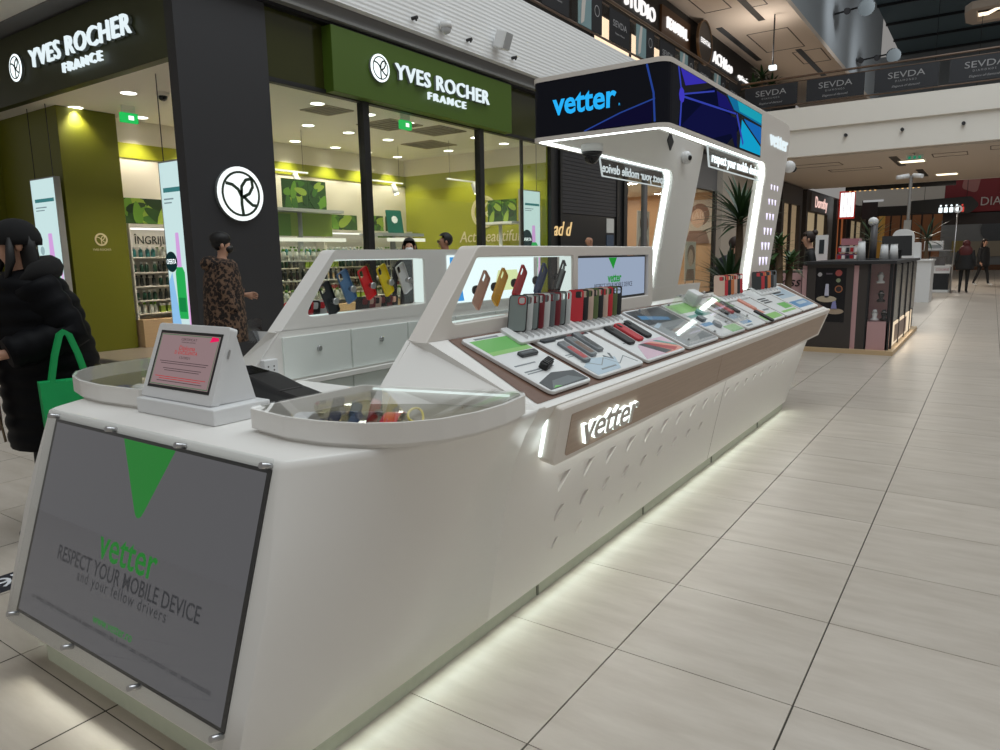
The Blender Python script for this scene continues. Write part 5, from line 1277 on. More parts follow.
# teal sale card in the shop
t = thing('standing_card', 'teal standing card with a white leaf drawing in the shop', 'card', (-9.0, 9.6, 1.85))
part('card', B().plate(rrect(-.17, 0, .17, .42, .02), (), 0, .01, frame((-8.95, 9.75, 1.85), (.2, 1, 0), (-.15, 0, 1))), pm('card_teal', 20, 96, 80), t, False)
part('drawing', B().plate(circ(0, .25, .07, 7), (), .011, .013, frame((-8.95, 9.75, 1.85), (.2, 1, 0), (-.15, 0, 1))), SATIN, t, False)
for k, (x, y) in enumerate(((-10.6, 8.6), (-10.6, 11.2), (-9.3, 12.3))):
    t = thing('track_light', 'white suspended track light in the cosmetics shop, %s one' % UN[k], 'light', (x, y, 3.0), 0, 'track lights in the cosmetics shop')
    part('rail', B().box(x - .02, y - .6, 2.98, x + .02, y + .6, 3.01), SATIN, t, False)
    for q in (-.5, .5): part('wire', B().cyl((x, y + q, 3.01), (x, y + q, 3.75), .004, .004, 5), DARK, t, False)
    part('lamp_head', B().cyl((x, y + .3, 2.96), (x + .08, y + .32, 2.76), .05, .06, 12), SATIN, t, False)
    part('bulb', B().cyl((x + .08, y + .32, 2.76), (x + .083, y + .321, 2.752), .05, .05, 12), DLW, t, False)
# fascia fittings above the window
for k, (y, z) in enumerate(((9.53, 5.03), (11.06, 5.2))):
    t = thing('wall_speaker' if k else 'dome_camera', 'white box speaker on the ribbed gallery edge' if k else 'white dome camera on the ribbed gallery edge', 'speaker' if k else 'camera', (-7.55, y, z))
    part('bracket', B().cyl((-7.6, y, z), (-7.5, y, z), .03, .03, 8), SATIN, t, False)
    if k:
        part('body', B().box(-.12, -.12, -.15, .1, .12, .15, tl(-7.42, y, z - .02) @ Matrix.Rotation(.35, 4, 'Y')), SATIN, t, False, bevel=.02)
        part('grille', B().box(.1, -.1, -.13, .105, .1, .13, tl(-7.42, y, z - .02) @ Matrix.Rotation(.35, 4, 'Y')), mat('grille', S(170, 172, 174), .7), t, False)
    else:
        part('mount', B().cyl((-7.5, y, z + .09), (-7.5, y, z), .1, .1, 16), SATIN, t, False)
        part('dome', B().ball((-7.5, y, z - .01), .085), mat('dome_grey', S(190, 192, 196), .2), t, False)
for k, y in enumerate((8.83, 10.22, 11.6)):
    tag(obj('sprinkler', B().cyl((-7.6, y, 5.02), (-7.5, y, 5.02), .028, .028, 8).cyl((-7.52, y, 5.02), (-7.52, y, 4.97), .02, .012, 8), DARK), 'small dark nozzle on the ribbed gallery edge, %s from the left' % UN[k], 'nozzle', 'nozzles on the gallery edge')

# ================================================================== BEIGE SHOP AND OTHER FACADES
for k, (x, y) in enumerate(((-8.7, 18.6), (-9.5, 19.6), (-8.6, 20.2), (-9.8, 21.5), (-8.9, 22.5), (-8.7, 23.8))):
    t = thing('ceiling_spot', 'small black ceiling spot in the beige shop, %s from the left' % 'first second third fourth fifth sixth'.split()[k], 'light', (x, y, 3.4), 0, 'ceiling spots in the beige shop')
    part('housing', B().cyl((x, y, 3.5), (x, y, 3.33), .07, .07, 10), BLACK, t, False)
    part('bulb', B().cyl((x, y, 3.33), (x, y, 3.325), .06, .06, 10), DLW, t, False)
area_light('beige_shop_light', (-10, 21.2, 3.45), (0, 0, 0), 3.2, 6.5, 150, (1, .86, .7))
SKINP = pm('print_skin', 212, 182, 168, .6); HAIRP = pm('print_hair', 140, 112, 104, .6); PALEP = pm('print_pale_grey', 200, 192, 188, .6)
def portrait(label, M, w, h, name='portrait_poster'):
    t = thing(name, label, 'poster', M=M)
    part('sheet', B().box(-w / 2, 0, -.03, w / 2, h, 0), PALEP, t)
    if abs(M[0][1]) < .5 and M.translation.z < 1.7:
        for sx_ in (-w * .4, w * .4): part('leg', B().box(sx_ - .02, .005 - M.translation.z, -.03, sx_ + .02, 0, -.01), DARK, t)
    part('hair_shape', B().plate(circ(.05 * w, h * .66, w * .36, 18, h * .26), (), 0, .003), HAIRP, t)
    part('face_shape', B().plate(circ(0, h * .58, w * .24, 18, h * .22), (), .003, .006), SKINP, t)
    part('shoulder_shape', B().plate(rpoly([(-w * .45, 0), (w * .45, 0), (w * .3, h * .3), (-w * .3, h * .3)], .05), (), 0, .003), HAIRP, t)
portrait('large pale portrait poster inside the beige shop', frame((-8.62, 24.94, 1.75), (1, 0, 0), (0, 0, 1)), 1.0, 1.5)
portrait('tall narrow portrait poster standing in the beige shop window', YZ(-8.3, 23.4, .5), 1.0, 1.3)
portrait('small portrait poster on a stand in the beige shop', YZ(-8.8, 20.6, 1.6), .9, 1.1)
portrait('low portrait poster at the left of the beige shop window', YZ(-8.3, 20.2, .3), .8, 1.0)
t = thing('shop_counter', 'pale counter with a glowing lamp inside the beige shop', 'counter', (-9.6, 21, .002))
part('body', B().box(-10.2, 19.2, .003, -9.4, 23.2, 1.0), mat('counter_cream', S(206, 176, 146), .5), t, False)
part('top', B().box(-10.25, 19.15, 1.0, -9.35, 23.25, 1.05), SATIN, t, False)
part('lamp', B().lathe([(.16, 0), (.1, .25)], (-9.7, 20.6, 1.3), 12), emis('lamp_lit', S(255, 226, 170), 2.5), t, False)
part('lamp_stem', B().cyl((-9.7, 20.6, 1.05), (-9.7, 20.6, 1.3), .015, .015, 8), DARK, t, False)
for k in range(6):
    t = thing('perfume_bottle', 'amber bottle on the beige shop counter, %s from the left' % 'first second third fourth fifth sixth'.split()[k], 'bottle', (-9.55, 21.1 + .28 * k, 1.05), 0, 'bottles on the beige shop counter')
    part('glass_body', B().lathe([(.05, 0), (.06, .2), (.02, .25), (.02, .38)], (0, 0, 0), 10), pm('amber', 170, 96, 60, .3), t)
    part('cap', B().lathe([(.028, .38), (.028, .45)], (0, 0, 0), 8), DARK, t)
# far left shops beyond the bridge
for k, (y0, y1, z1, c, lab) in enumerate(((33.5, 37.5, 3.6, (170, 150, 120), 'cream lit shop window far along the left wall'), (38.5, 44.5, 3.4, (206, 186, 150), 'cream shop window under the dark framed sign'), (47.0, 50.8, 3.4, (176, 104, 62), 'orange lit shop entrance far along the left wall'), (52.0, 58.0, 3.4, (190, 170, 136), 'pale shop window last along the left wall'))):
    t = thing('far_shopfront', lab, 'shopfront', (-7.95, (y0 + y1) / 2, 0))
    part('frame', B().plate([(y0, 0), (y1, 0), (y1, 4.45), (y0, 4.45)], [[(y0 + .4, .1), (y1 - .4, .1), (y1 - .4, z1), (y0 + .4, z1)]], -8.0, -7.8, AM), mat('far_frame', S(58, 52, 48), .5), t, False)
    part('lit_interior', B().box(-8.0, y0 + .4, .1, -7.97, y1 - .4, z1), mat('far_in_%d' % k, S(*c), .7, emit=S(*c), es=.35), t, False)
    part('mullion', B().box(-7.97, (y0 + y1) / 2 - .08, .1, -7.85, (y0 + y1) / 2 + .08, z1), MATS['far_frame'], t, False)
t = thing('far_shop_sign', 'grey sign board with pinkish lettering on a far shop', 'sign', (-7.78, 41.5, 4.0))
part('board', B().box(-7.8, 39.2, 3.45, -7.72, 44.2, 4.35), mat('far_board', S(92, 84, 80), .5), t, False)
text('lettering', 'Dorothy', .8, emis('pink_lit', S(240, 200, 190), 1.1), t, YZ(-7.71, 41.7, 3.9), False, depth=.02, width=3.2)
t = thing('light_box', 'bright white lit box sign with red edge on a far shop', 'sign', (-7.5, 48.5, 3.9))
part('box', B().box(-7.75, 47.2, 3.3, -6.9, 47.4, 4.9), emis('red_edge', S(170, 50, 40), .8), t, False)
part('bracket', B().box(-8.0, 47.25, 4.0, -7.7, 47.35, 4.2), DARK, t, False)
for k in range(4): part('lit_panel', B().box(-7.66 + k * .19, 47.16, 3.4, -7.5 + k * .19, 47.2, 4.8), SIGNW, t, False)
t = thing('hanging_screen', 'dark hanging info screen beside the white light box', 'screen', (-6.9, 49, 3.6))
part('panel', B().box(-6.75, 49.0, 3.3, -5.9, 49.1, 4.4), DARK, t, False)
part('lit_row', B().box(-6.7, 48.98, 4.3, -5.6, 49.0, 4.42), emis('dim_lit', S(170, 170, 170), .8), t, False)
part('bracket', B().cyl((-8.0, 49.05, 4.1), (-6.5, 49.05, 4.1), .03, .03, 6), DARK, t, False)
# far end: brown shop band with lit wood, dark menu board, red banner
t = thing('far_shopfront', 'dark brown shop band with warm wood panels at the far end', 'shopfront', (-5, 60.4, 0))
part('frame', B().box(-8.9, 60.45, 0, -1.5, 60.9, 4.6), mat('end_dark', S(40, 34, 30), .5), t, False)
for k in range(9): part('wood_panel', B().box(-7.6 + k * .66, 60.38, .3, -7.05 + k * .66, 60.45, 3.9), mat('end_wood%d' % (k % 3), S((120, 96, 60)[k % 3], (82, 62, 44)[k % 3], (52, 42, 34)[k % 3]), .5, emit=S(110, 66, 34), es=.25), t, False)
part('yellow_column', B().cyl((-6.9, 60.2, 0), (-6.9, 60.2, 3.9), .22, .22, 12), mat('end_gold', S(150, 118, 60), .4, emit=S(150, 110, 50), es=.3), t, False)
t = thing('menu_board', 'dark oval hanging board with five white pictograms', 'sign', (-1.95, 45, 3.4))
part('board', B().plate(rpoly([(-1.9, -.3), (.9, -.4), (1.3, 0), (.9, .45), (-1.9, .35)], .2), (), 0, .1, frame((-2.0, 45, 3.65), (1, 0, 0), (0, 0, 1))), BLACK, t, False)
for k in range(5):
    M = frame((-2.42 + k * .24, 44.89, 3.5), (1, 0, 0), (0, 0, 1))
    part('pictogram', B().plate(rrect(-.085, -.18, .085, .08, .02), (), 0, .01, M).plate(circ(0, .17, .05, 8), (), 0, .01, M), SIGNW if k < 4 else emis('picto_red', S(200, 70, 60), 1.0), t, False)
for x in (-3.2, -1.3): part('cable', B().cyl((x, 44.95, 3.9), (x, 44.95, 15.2), .012, .012, 5), DARK, t, False)
t = thing('red_banner', 'huge dark red jewellery banner hanging at the far right', 'banner', (1, 46, 3.2))
part('sheet', B().plate([(-2.35, 3.55), (-1.0, 3.3), (4.0, 3.3), (4.0, 6.9), (-2.35, 6.9)], (), 0, .05, frame((0, 46.2, 0), (1, 0, 0), (0, 0, 1))), pm('banner_red', 132, 34, 42, .6), t, False)
part('pale_figure', B().plate(rpoly([(-1.6, 4.6), (-.9, 4.3), (-.5, 6.8), (-1.3, 6.8)], .2), (), .05, .06, frame((0, 46.2, 0), (1, 0, 0), (0, 0, 1))), pm('banner_rose', 176, 120, 116, .6), t, False)
part('dark_strip', B().box(-2.35, 46.15, 2.7, 4.0, 46.2, 3.35), pm('strip_dark', 58, 52, 54, .6), t, False)
for s_, z in (('PURE', 4.45), ('DIAMONDS', 3.85)): text('lettering', s_, .62, pm('banner_white', 210, 200, 198, .6), t, frame((.75, 46.1, z), (1, 0, 0), (0, 0, 1)), False, depth=.01, width=1.3 if s_ == 'PURE' else 2.9)
t = thing('mural', 'grey mural wall with dark round figure and lettering at the far right', 'mural', (1, 58, 0))
part('panel', B().box(-3.0, 58, .0, 4, 58.2, 3.35), pm('mural_grey', 158, 164, 168, .7), t, False)
part('figure', B().plate(circ(.2, 2.7, .95, 18), (), 0, .02, frame((0, 57.97, 0), (1, 0, 0), (0, 0, 1))), pm('mural_dark', 106, 112, 118, .7), t, False)
part('lower_panel', B().box(-1.6, 57.9, .9, .6, 58, 1.9), pm('mural_cream', 186, 178, 160, .7), t, False)
part('yellow_panel', B().box(-2.3, 57.9, 1.2, -1.65, 58, 1.95), pm('mural_yellow', 186, 170, 110, .7), t, False)
part('wood_base', B().box(-2.6, 57.6, 0, 4, 57.8, .35), pm('mural_wood', 120, 84, 62, .6), t, False)
text('lettering', 'STORE', .5, pm('mural_ink', 100, 106, 112, .7), t, frame((.6, 57.95, 1.4), (1, 0, 0), (0, 0, 1)), False, depth=.01)
t = thing('star_decoration', 'strip of small gold lights hanging behind the bridge', 'light', (-5, 39.4, 4.4))
part('rail', B().box(-6.2, 39.28, 4.30, -1.6, 39.4, 4.50), BLACK, t, False)
for k in range(12): part('bulb', B().ball((-6.0 + k * .22 + (.5 if k > 5 else 0), 39.42, 4.34), .07), emis('gold_bulb', S(240, 190, 120), 1.3), t, False)

# ================================================================== SECOND KIOSK (dark and pink) AND COUNTERS BEYOND
K2 = mat('k2_dark', S(66, 60, 58), .45); PINK = mat('k2_pink', S(196, 156, 158), .5); K2W = mat('k2_wood_base', S(206, 178, 140), .5)
k2 = thing('jewellery_kiosk', 'dark and dusty pink kiosk with poster and glass corner beyond the white one', 'kiosk', (-1.6, 12.6, 0))
part('body', B().box(-2.14, 10.80, .06, -1.36, 14.4, 1.22), K2, k2, False)
part('base_board', B().box(-2.2, 10.70, 0, -.99, 14.5, .06), K2W, k2, False)
part('counter_top', B().box(-2.18, 10.72, 1.22, -1.02, 14.45, 1.26), DARK, k2, False)
for x in (-2.19, -1.53): part('pink_strip', B().box(x, 10.785, .06, x + .06, 10.80, 1.2), PINK, k2, False)
part('front_frame', B().plate([(-2.12, .06), (-1.53, .06), (-1.53, 1.22), (-2.12, 1.22)], [[(-2.01, .42), (-1.62, .42), (-1.62, 1.17), (-2.01, 1.17)]], 0, .03, frame((0, 10.80, 0), (1, 0, 0), (0, 0, 1))), K2, k2, False)
pst = part('poster', B().box(-2.01, 10.785, .42, -1.62, 10.795, 1.17), mat('poster_black', S(22, 20, 26), .3), k2, False)
PM_ = frame((0, 10.784, 0), (1, 0, 0), (0, 0, 1))
for pts, c in ((circ(-1.86, .74, .13, 18, .045), (196, 182, 160)), (circ(-1.75, .57, .12, 18, .04), (180, 160, 140)), (rpoly([(-1.89, .76), (-1.83, .76), (-1.84, .95), (-1.88, .95)], .01), (206, 206, 226)), ([(-1.80, .60), (-1.72, .60), (-1.74, .72), (-1.78, .70)], (150, 150, 206)), (circ(-1.71, .88, .05, 16), (190, 120, 80)), (circ(-1.71, .88, .038, 16), (60, 50, 54)), (circ(-1.72, 1.1, .045, 10), (180, 90, 86)), (circ(-1.96, 1.08, .03, 8), (190, 186, 190)), (circ(-1.72, 1.0, .03, 8), (150, 160, 130)), ([(-1.88, 1.08), (-1.8, 1.08), (-1.8, 1.1), (-1.88, 1.1)], (110, 100, 110))):
    part('print', B().plate(pts, (), 0, .001 if c != (60, 50, 54) else .002, PM_), pm('k2p_%d_%d_%d' % c, *c), pst, False)
part('dark_panel', B().box(-1.47, 10.785, .06, -1.36, 10.80, 1.22), K2, k2, False)
part('pink_base', B().box(-1.345, 10.79, .06, -1.08, 11.2, .44), PINK, k2, False)
part('pink_back', B().box(-1.36, 11.1, .44, -1.08, 11.2, 1.22), PINK, k2, False)
for x, y in ((-1.35, 10.79), (-1.08, 10.79)): part('corner_post', B().box(x - .02, y, .06, x + .02, y + .04, 1.22), DARK, k2, False)
for z in (.7, .95): part('glass_shelf', B().box(-1.34, 10.82, z, -1.09, 11.1, z + .008), GLASS, k2, False)
part('front_glass', B().box(-1.34, 10.79, .44, -1.09, 10.795, 1.22), GLASS, k2, False)
part('glass_back_block', B().box(-1.36, 11.2, .06, -1.07, 14.4, 1.22), K2, k2, False)
for q in range(4):
    y = 11.0 + q * .85
    part('side_panel', B().box(-1.07, y + .06, .42, -1.055, y + .79, 1.2), mat('k2_mirror', S(150, 148, 142), .2), k2, False)
    part('side_post', B().box(-1.07, y - .03, .06, -1.04, y + .03, 1.22), DARK, k2, False)
part('lit_ad', B().box(-1.065, 11.05, .08, -1.05, 13.9, .40), emis('ad_lit', S(255, 232, 200), .9), k2, False)
part('ad_picture', B().box(-1.05, 11.35, .12, -1.045, 13.0, .36), pm('ad_brown', 140, 110, 96), k2, False)
area_light('kiosk_ad_light', (-1.03, 12.5, .24), (0, -PI / 2, 0), .3, 2.6, 5, (1, .85, .65))
for k, (x, y, z) in enumerate(((-1.22, 10.95, .958), (-1.2, 10.95, .708), (-1.26, 10.92, .45), (-1.15, 10.95, .45))):
    t = thing('jewellery_stand', 'small jewellery display in the glass corner, %s' % ('top shelf', 'middle shelf', 'bottom left', 'bottom right')[k], 'jewellery', (x, y, z), 0, 'jewellery in the glass corner')
    part('bust', B().lathe([(.05, 0), (.055, .02), (.025, .04), (.04, .1), (.02, .15)], (0, 0, 0), 10), DARK if k % 2 else SATIN, t)
    part('chain', B().tube([(.042 * math.cos(a), .042 * math.sin(a), .1 - .02 * math.sin(a)) for a in [2 * PI * q / 12 for q in range(13)]], .005, 5), CHROME, t)
t = thing('pink_counter', 'dusty pink low counter with dark script left of the dark poster', 'counter', (-2.5, 11.6, 0))
part('body', B().box(-2.85, 10.9, 0, -2.2, 11.7, 1.12), K2, t, False)
part('pink_front', B().box(-2.83, 10.885, .1, -2.22, 10.9, 1.1), PINK, t, False)
text('script', 'Moss', .2, BLACK, t, frame((-2.45, 10.88, .97), (1, 0, 0), (0, 0, 1)), False, depth=.004, shear=.3)
t = thing('white_lamp', 'tall pole lamp with a white crinkled ball shade on the dark kiosk', 'lamp', (-1.53, 12.5, 1.26))
part('pole', B().cyl((-1.53, 12.5, 1.27), (-1.53, 12.5, 1.8), .05, .05, 10), mat('lamp_pole', S(92, 90, 92), .4), t, False)
part('shade', B().ball((-1.55, 12.5, 1.84), .075, .075, .07, 8, 5), SATIN, t, False)
part('foot', B().cyl((-1.53, 12.5, 1.262), (-1.53, 12.5, 1.28), .12, .12, 12), DARK, t, False)
for k, (x, y, h) in enumerate(((-1.65, 12.2, .27), (-1.36, 12.4, .22), (-1.24, 12.5, .22))):
    t = thing('white_vase', 'white tapered paper vase on the dark kiosk, %s from the left' % UN[k], 'vase', (x, y, 1.26), 0, 'white vases on the dark kiosk')
    part('shell', B().lathe([(.066, 0), (.048, h), (.04, h)], (0, 0, 0), 14), SATIN, t)
    part('rim', B().lathe([(.05, h), (.05, h + .01)], (0, 0, 0), 14), SATIN, t)
t = thing('card_terminal', 'black tilted monitor on the dark kiosk right of the vases', 'monitor', (-1.2, 13.6, 1.26))
part('panel', B().box(-.22, -.02, .05, .22, .02, .38, tl(-1.3, 13.6, 1.26) @ Matrix.Rotation(.3, 4, 'Z') @ Matrix.Rotation(-.25, 4, 'X')), BLACK, t, False)
part('stand', B().box(-1.36, 13.55, 1.26, -1.24, 13.7, 1.4), BLACK, t, False)
# white counters further back
t = thing('white_counter', 'long white counter with coral edge behind the dark kiosk', 'counter', (-2.4, 17, 0))
part('body', B().box(-3.2, 16.6, 0, -1.5, 17.6, 1.08), SATIN, t, False)
part('edge_band', B().box(-3.22, 16.56, 1.08, -1.48, 17.62, 1.2), pm('edge_coral', 180, 140, 130), t, False)
part('dark_front', B().box(-2.6, 16.58, .2, -1.6, 16.6, 1.0), DARK, t, False)
t = thing('sweets_display', 'stacked display of colourful packets on the white counter', 'display', (-2.55, 17, 1.2))
for q in range(3): part('tier', B().box(-2.75 + .04 * q, 16.8, 1.2 + .16 * q, -2.25 - .04 * q, 17.2, 1.34 + .16 * q), (pm('sw_violet', 120, 84, 110), pm('sw_white', 200, 196, 196), pm('sw_rose', 176, 120, 130))[q], t, False)
for q in range(12): part('packet', B().box(-2.72 + (q % 6) * .08, 16.77, 1.22 + (q // 6) * .16, -2.66 + (q % 6) * .08, 16.8, 1.31 + (q // 6) * .16), (P['red'], SATIN, P['dark'])[q % 3], t, False)
t = thing('phone_poster', 'small white poster stand with a dark phone on the counter', 'poster', (-3.1, 17, 1.2))
part('sheet', B().box(-3.2, 16.9, 1.2, -2.95, 16.95, 1.75), SATIN, t, False)
part('phone_shape', B().box(-3.12, 16.89, 1.35, -3.02, 16.9, 1.65), P['dark'], t, False)
t = thing('arch_sign', 'white arch shaped stand rising behind the dark kiosk', 'sign', (-1.8, 20, 0))
part('panel', B().plate(rpoly([(-.24, 0), (.24, 0), (.24, 1.9), (-.24, 1.9)], [0, 0, .23, .23], 8), (), 0, .06, frame((-1.8, 20, 0), (1, 0, 0), (0, 0, 1))), SATIN, t, False)
part('foot', B().box(-2.05, 19.9, 0, -1.55, 20.2, .04), SATIN, t, False)
t = thing('white_counter', 'white block counter with small machines left of the glass counter', 'counter', (-1.5, 22.5, 0))
part('body', B().box(-1.95, 22.2, 0, -1.3, 23.4, 1.1), SATIN, t, False)
part('machine', B().plate(rpoly([(-.18, 0), (.18, 0), (.16, .5), (-.12, .5)], .05), (), 0, .3, frame((-1.75, 22.6, 1.1), (1, 0, 0), (0, 0, 1))), SATIN, t, False)
part('top', B().box(-1.98, 22.15, 1.1, -1.27, 23.45, 1.14), SATIN, t, False)
t = thing('cookie_counter', 'black and white checked counter with glass cabinet at the far kiosk', 'counter', (-1.5, 27.8, 0))
part('body', B().box(-1.95, 27.7, .08, -1.1, 29.2, .82), pm('cc_dark', 44, 46, 50), t, False)
part('plinth', B().box(-2.0, 27.66, 0, -1.08, 29.2, .08), SATIN, t, False)
part('white_band', B().box(-1.96, 27.68, .62, -1.08, 27.7, .86), SATIN, t, False)
part('white_step', B().box(-1.96, 27.675, .5, -1.6, 27.7, .64), SATIN, t, False)
part('top', B().box(-1.97, 27.66, .82, -1.06, 29.2, .87), SATIN, t, False)
for a in ((-1.9, 27.75, .87, -1.12, 27.76, 1.35), (-1.9, 28.9, .87, -1.12, 28.91, 1.35), (-1.13, 27.75, .87, -1.12, 28.9, 1.35)): part('cabinet_glass', B().box(*a), GLASS, t, False)
part('cabinet_top', B().box(-1.92, 27.73, 1.35, -1.1, 28.92, 1.38), CHROME, t, False)
part('goods', B().box(-1.7, 27.9, .87, -1.25, 28.6, 1.15), pm('goods_grey', 96, 92, 92), t, False)
text('logo', 'COOKIE', .1, pm('cc_rose', 170, 90, 100), t, frame((-1.3, 27.67, .74), (1, 0, 0), (0, 0, 1)), False, depth=.003)
t = thing('cash_register', 'white boxy register on the glass counter', 'register', (-1.6, 28.2, 1.38))
part('body', B().box(-1.9, 28.0, 1.38, -1.35, 28.5, 1.68), SATIN, t, False, bevel=.02)
part('keys', B().box(-1.85, 27.98, 1.45, -1.4, 28.0, 1.55), P['silver'], t, False)
t = thing('camera_pole', 'tall grey pole with white cameras on top near the far counters', 'pole', (-2.08, 24, 0))
part('pole', B().cyl((-2.08, 24, 0), (-2.08, 24, 3.5), .045, .045, 8), mat('pole_grey', S(120, 116, 112), .5), t, False)
for dx in (-.22, .18): part('camera_head', B().cyl((-2.08 + dx * .3, 24, 3.5), (-2.08 + dx * 1.6, 23.85, 3.46), .07, .06, 10), SATIN, t, False)
part('junction_box', B().box(-2.17, 23.9, 1.95, -1.99, 23.97, 2.25), mat('pole_box', S(150, 146, 140), .5), t, False)
t = thing('hook_stand', 'thin stand with a white ring on top beside the glass counter', 'stand', (-1.0, 27.4, 0))
part('rod', B().cyl((-1.02, 27.4, 0), (-1.0, 27.4, 2.55), .02, .02, 6), CHROME, t, False)
part('ring', B().plate(circ(0, 0, .12, 18), [circ(0, 0, .07, 18)], 0, .04, frame((-1.0, 27.4, 2.66), (1, 0, 0), (0, 0, 1))), SATIN, t, False)
# ================================================================== PEOPLE
SKIN1 = mat('skin_light', S(196, 150, 126), .55); SKIN2 = mat('skin_warm', S(176, 128, 104), .55)
def skin_body(pts, edges, root, mats, pick, levels=1):
    me = bpy.data.meshes.new('body'); names = list(pts)
    me.from_pydata([pts[n][0] for n in names], [(names.index(a), names.index(b_)) for a, b_ in edges], [])
    o = bpy.data.objects.new('body_tmp', me); COL.objects.link(o)
    md = o.modifiers.new('skin', 'SKIN'); md.use_smooth_shade = True
    lay = me.skin_vertices[0].data if me.skin_vertices else None
    if lay is None:
        bm = bmesh.new(); bm.from_mesh(me); bm.verts.layers.skin.verify(); bm.to_mesh(me); bm.free(); lay = me.skin_vertices[0].data
    for i, n in enumerate(names):
        r = pts[n][1]; lay[i].radius = r if isinstance(r, tuple) else (r, r); lay[i].use_root = (n == root)
    sb = o.modifiers.new('sub', 'SUBSURF'); sb.levels = levels; sb.render_levels = levels
    dg = bpy.context.evaluated_depsgraph_get()
    out = bpy.data.meshes.new_from_object(o.evaluated_get(dg))
    bpy.data.objects.remove(o); bpy.data.meshes.remove(me)
    out.materials.clear()
    for m in mats: out.materials.append(m)
    for p in out.polygons: p.use_smooth = True; p.material_index = pick(p.center)
    return out
def person(label, loc, rot, h, top, pants, skin, shoe=BLACK, armL='down', armR='down', stride=.0, head_turn=0.0, levels=1, hair=None, hairstyle='short', eyes=True, lean=0.0):
    k = h / 1.72
    root = thing('person', label, 'person', loc, rot)
    p = {}
    def P_(n, x, y, z, r): p[n] = (Vector((x * k, (y - lean * max(0, z - .9)) * k, z * k)), (r[0] * k, r[1] * k) if isinstance(r, tuple) else r * k)
    P_('pelvis', 0, 0, .95, (.15, .11)); P_('waist', 0, 0, 1.10, (.13, .095)); P_('chest', 0, 0, 1.29, (.155, .105)); P_('neckb', 0, .012, 1.44, .062); P_('neck', 0, .0, 1.50, .05)
    P_('jaw', 0, -.018, 1.555, (.058, .07)); P_('head', 0, -.008, 1.625, (.074, .088)); P_('crown', 0, .002, 1.675, (.06, .07))
    P_('nose', 0, -.108, 1.588, .012)
    E = [('pelvis', 'waist'), ('waist', 'chest'), ('chest', 'neckb'), ('neckb', 'neck'), ('neck', 'jaw'), ('jaw', 'head'), ('head', 'crown'), ('head', 'nose')]
    ct, st_ = math.cos(head_turn), math.sin(head_turn)
    hands = []
    for s_, pose in ((1, armL), (-1, armR)):
        q = 'L' if s_ > 0 else 'R'
        P_('sh' + q, s_ * .165, .0, 1.405, .058)
        if pose == 'down': el, wr_, hd = (s_ * .225, .03, 1.13), (s_ * .235, -.04, .89), (s_ * .235, -.06, .82)
        elif pose == 'bent': el, wr_, hd = (s_ * .25, .09, 1.13), (s_ * .235, -.215, 1.05), (s_ * .205, -.29, 1.045)
        elif pose == 'work': el, wr_, hd = (s_ * .22, .02, 1.12), (s_ * .12, -.22, 1.10), (s_ * .1, -.29, 1.11)
        else: el, wr_, hd = (s_ * .24, .0, 1.15), (s_ * .15, -.2, 1.25), (s_ * .12, -.26, 1.30)
        P_('el' + q, *el, .042); P_('wr' + q, *wr_, .027); P_('pa' + q, *hd, (.026, .034))
        E += [('chest', 'sh' + q), ('sh' + q, 'el' + q), ('el' + q, 'wr' + q), ('wr' + q, 'pa' + q)]
        d = (Vector(hd) - Vector(wr_)).normalized(); side = d.cross(Vector((s_, 0, 0))).normalized() if abs(d.x) < .9 else Vector((0, 0, 1))
        hands.append(Vector(hd) * k)
        for f, (o_, l) in enumerate(((-.03, .062), (-.010, .072), (.011, .068), (.031, .052))):
            a = Vector(hd) + side * o_ + d * .022; b1 = a + d * l * .55 + Vector((-s_ * .008, 0, -.004)); b2 = a + d * l + Vector((-s_ * .022, 0, -.016))
            P_('f%s%d0' % (q, f), *a, .0095); P_('f%s%d1' % (q, f), *b1, .009); P_('f%s%d2' % (q, f), *b2, .0075)
            E += [('pa' + q, 'f%s%d0' % (q, f)), ('f%s%d0' % (q, f), 'f%s%d1' % (q, f)), ('f%s%d1' % (q, f), 'f%s%d2' % (q, f))]
        a = Vector(hd) - side * .038 - d * .01; b1 = a - side * .012 + d * .035
        P_('t%s0' % q, *a, .0105); P_('t%s1' % q, *b1, .0085); E += [('pa' + q, 't%s0' % q), ('t%s0' % q, 't%s1' % q)]
        P_('hip' + q, s_ * .09, .0, .89, .088); P_('kn' + q, s_ * .095, -.02 - s_ * stride * .5, .49, .056); P_('an' + q, s_ * .095, .03 - s_ * stride, .09, .04); P_('toe' + q, s_ * .11, -.13 - s_ * stride, .032, .034)
        E += [('pelvis', 'hip' + q), ('hip' + q, 'kn' + q), ('kn' + q, 'an' + q), ('an' + q, 'toe' + q)]
    def pick(c):
        z = c.z / k
        if z > 1.475 and abs(c.x / k) < .13: return 2
        if min((c - hh).length for hh in hands) < .095 * k: return 2
        if z < .085: return 3
        if z < .97 and abs(c.x) < .21 * k: return 1
        return 0
    me = skin_body(p, E, 'pelvis', [top, pants, skin, shoe], pick, levels)
    b = obj('body', me, None, root, world_coords=False)
    hc = p['head'][0]
    if eyes:
        for s_ in (-1, 1):
            part('eye', B().ball((hc.x + s_ * .031 * k, hc.y - .082 * k, hc.z - .008 * k), .011 * k, .008 * k, .007 * k, 8, 5), BLACK, root)
            part('ear', B().ball((hc.x + s_ * .080 * k, hc.y + .008 * k, hc.z - .02 * k), .012 * k, .02 * k, .03 * k, 8, 5), skin, root)
        part('mouth', B().ball((hc.x, hc.y - .088 * k, hc.z - .078 * k), .024 * k, .008 * k, .006 * k, 8, 4), mat('lips', S(150, 84, 80), .5), root)
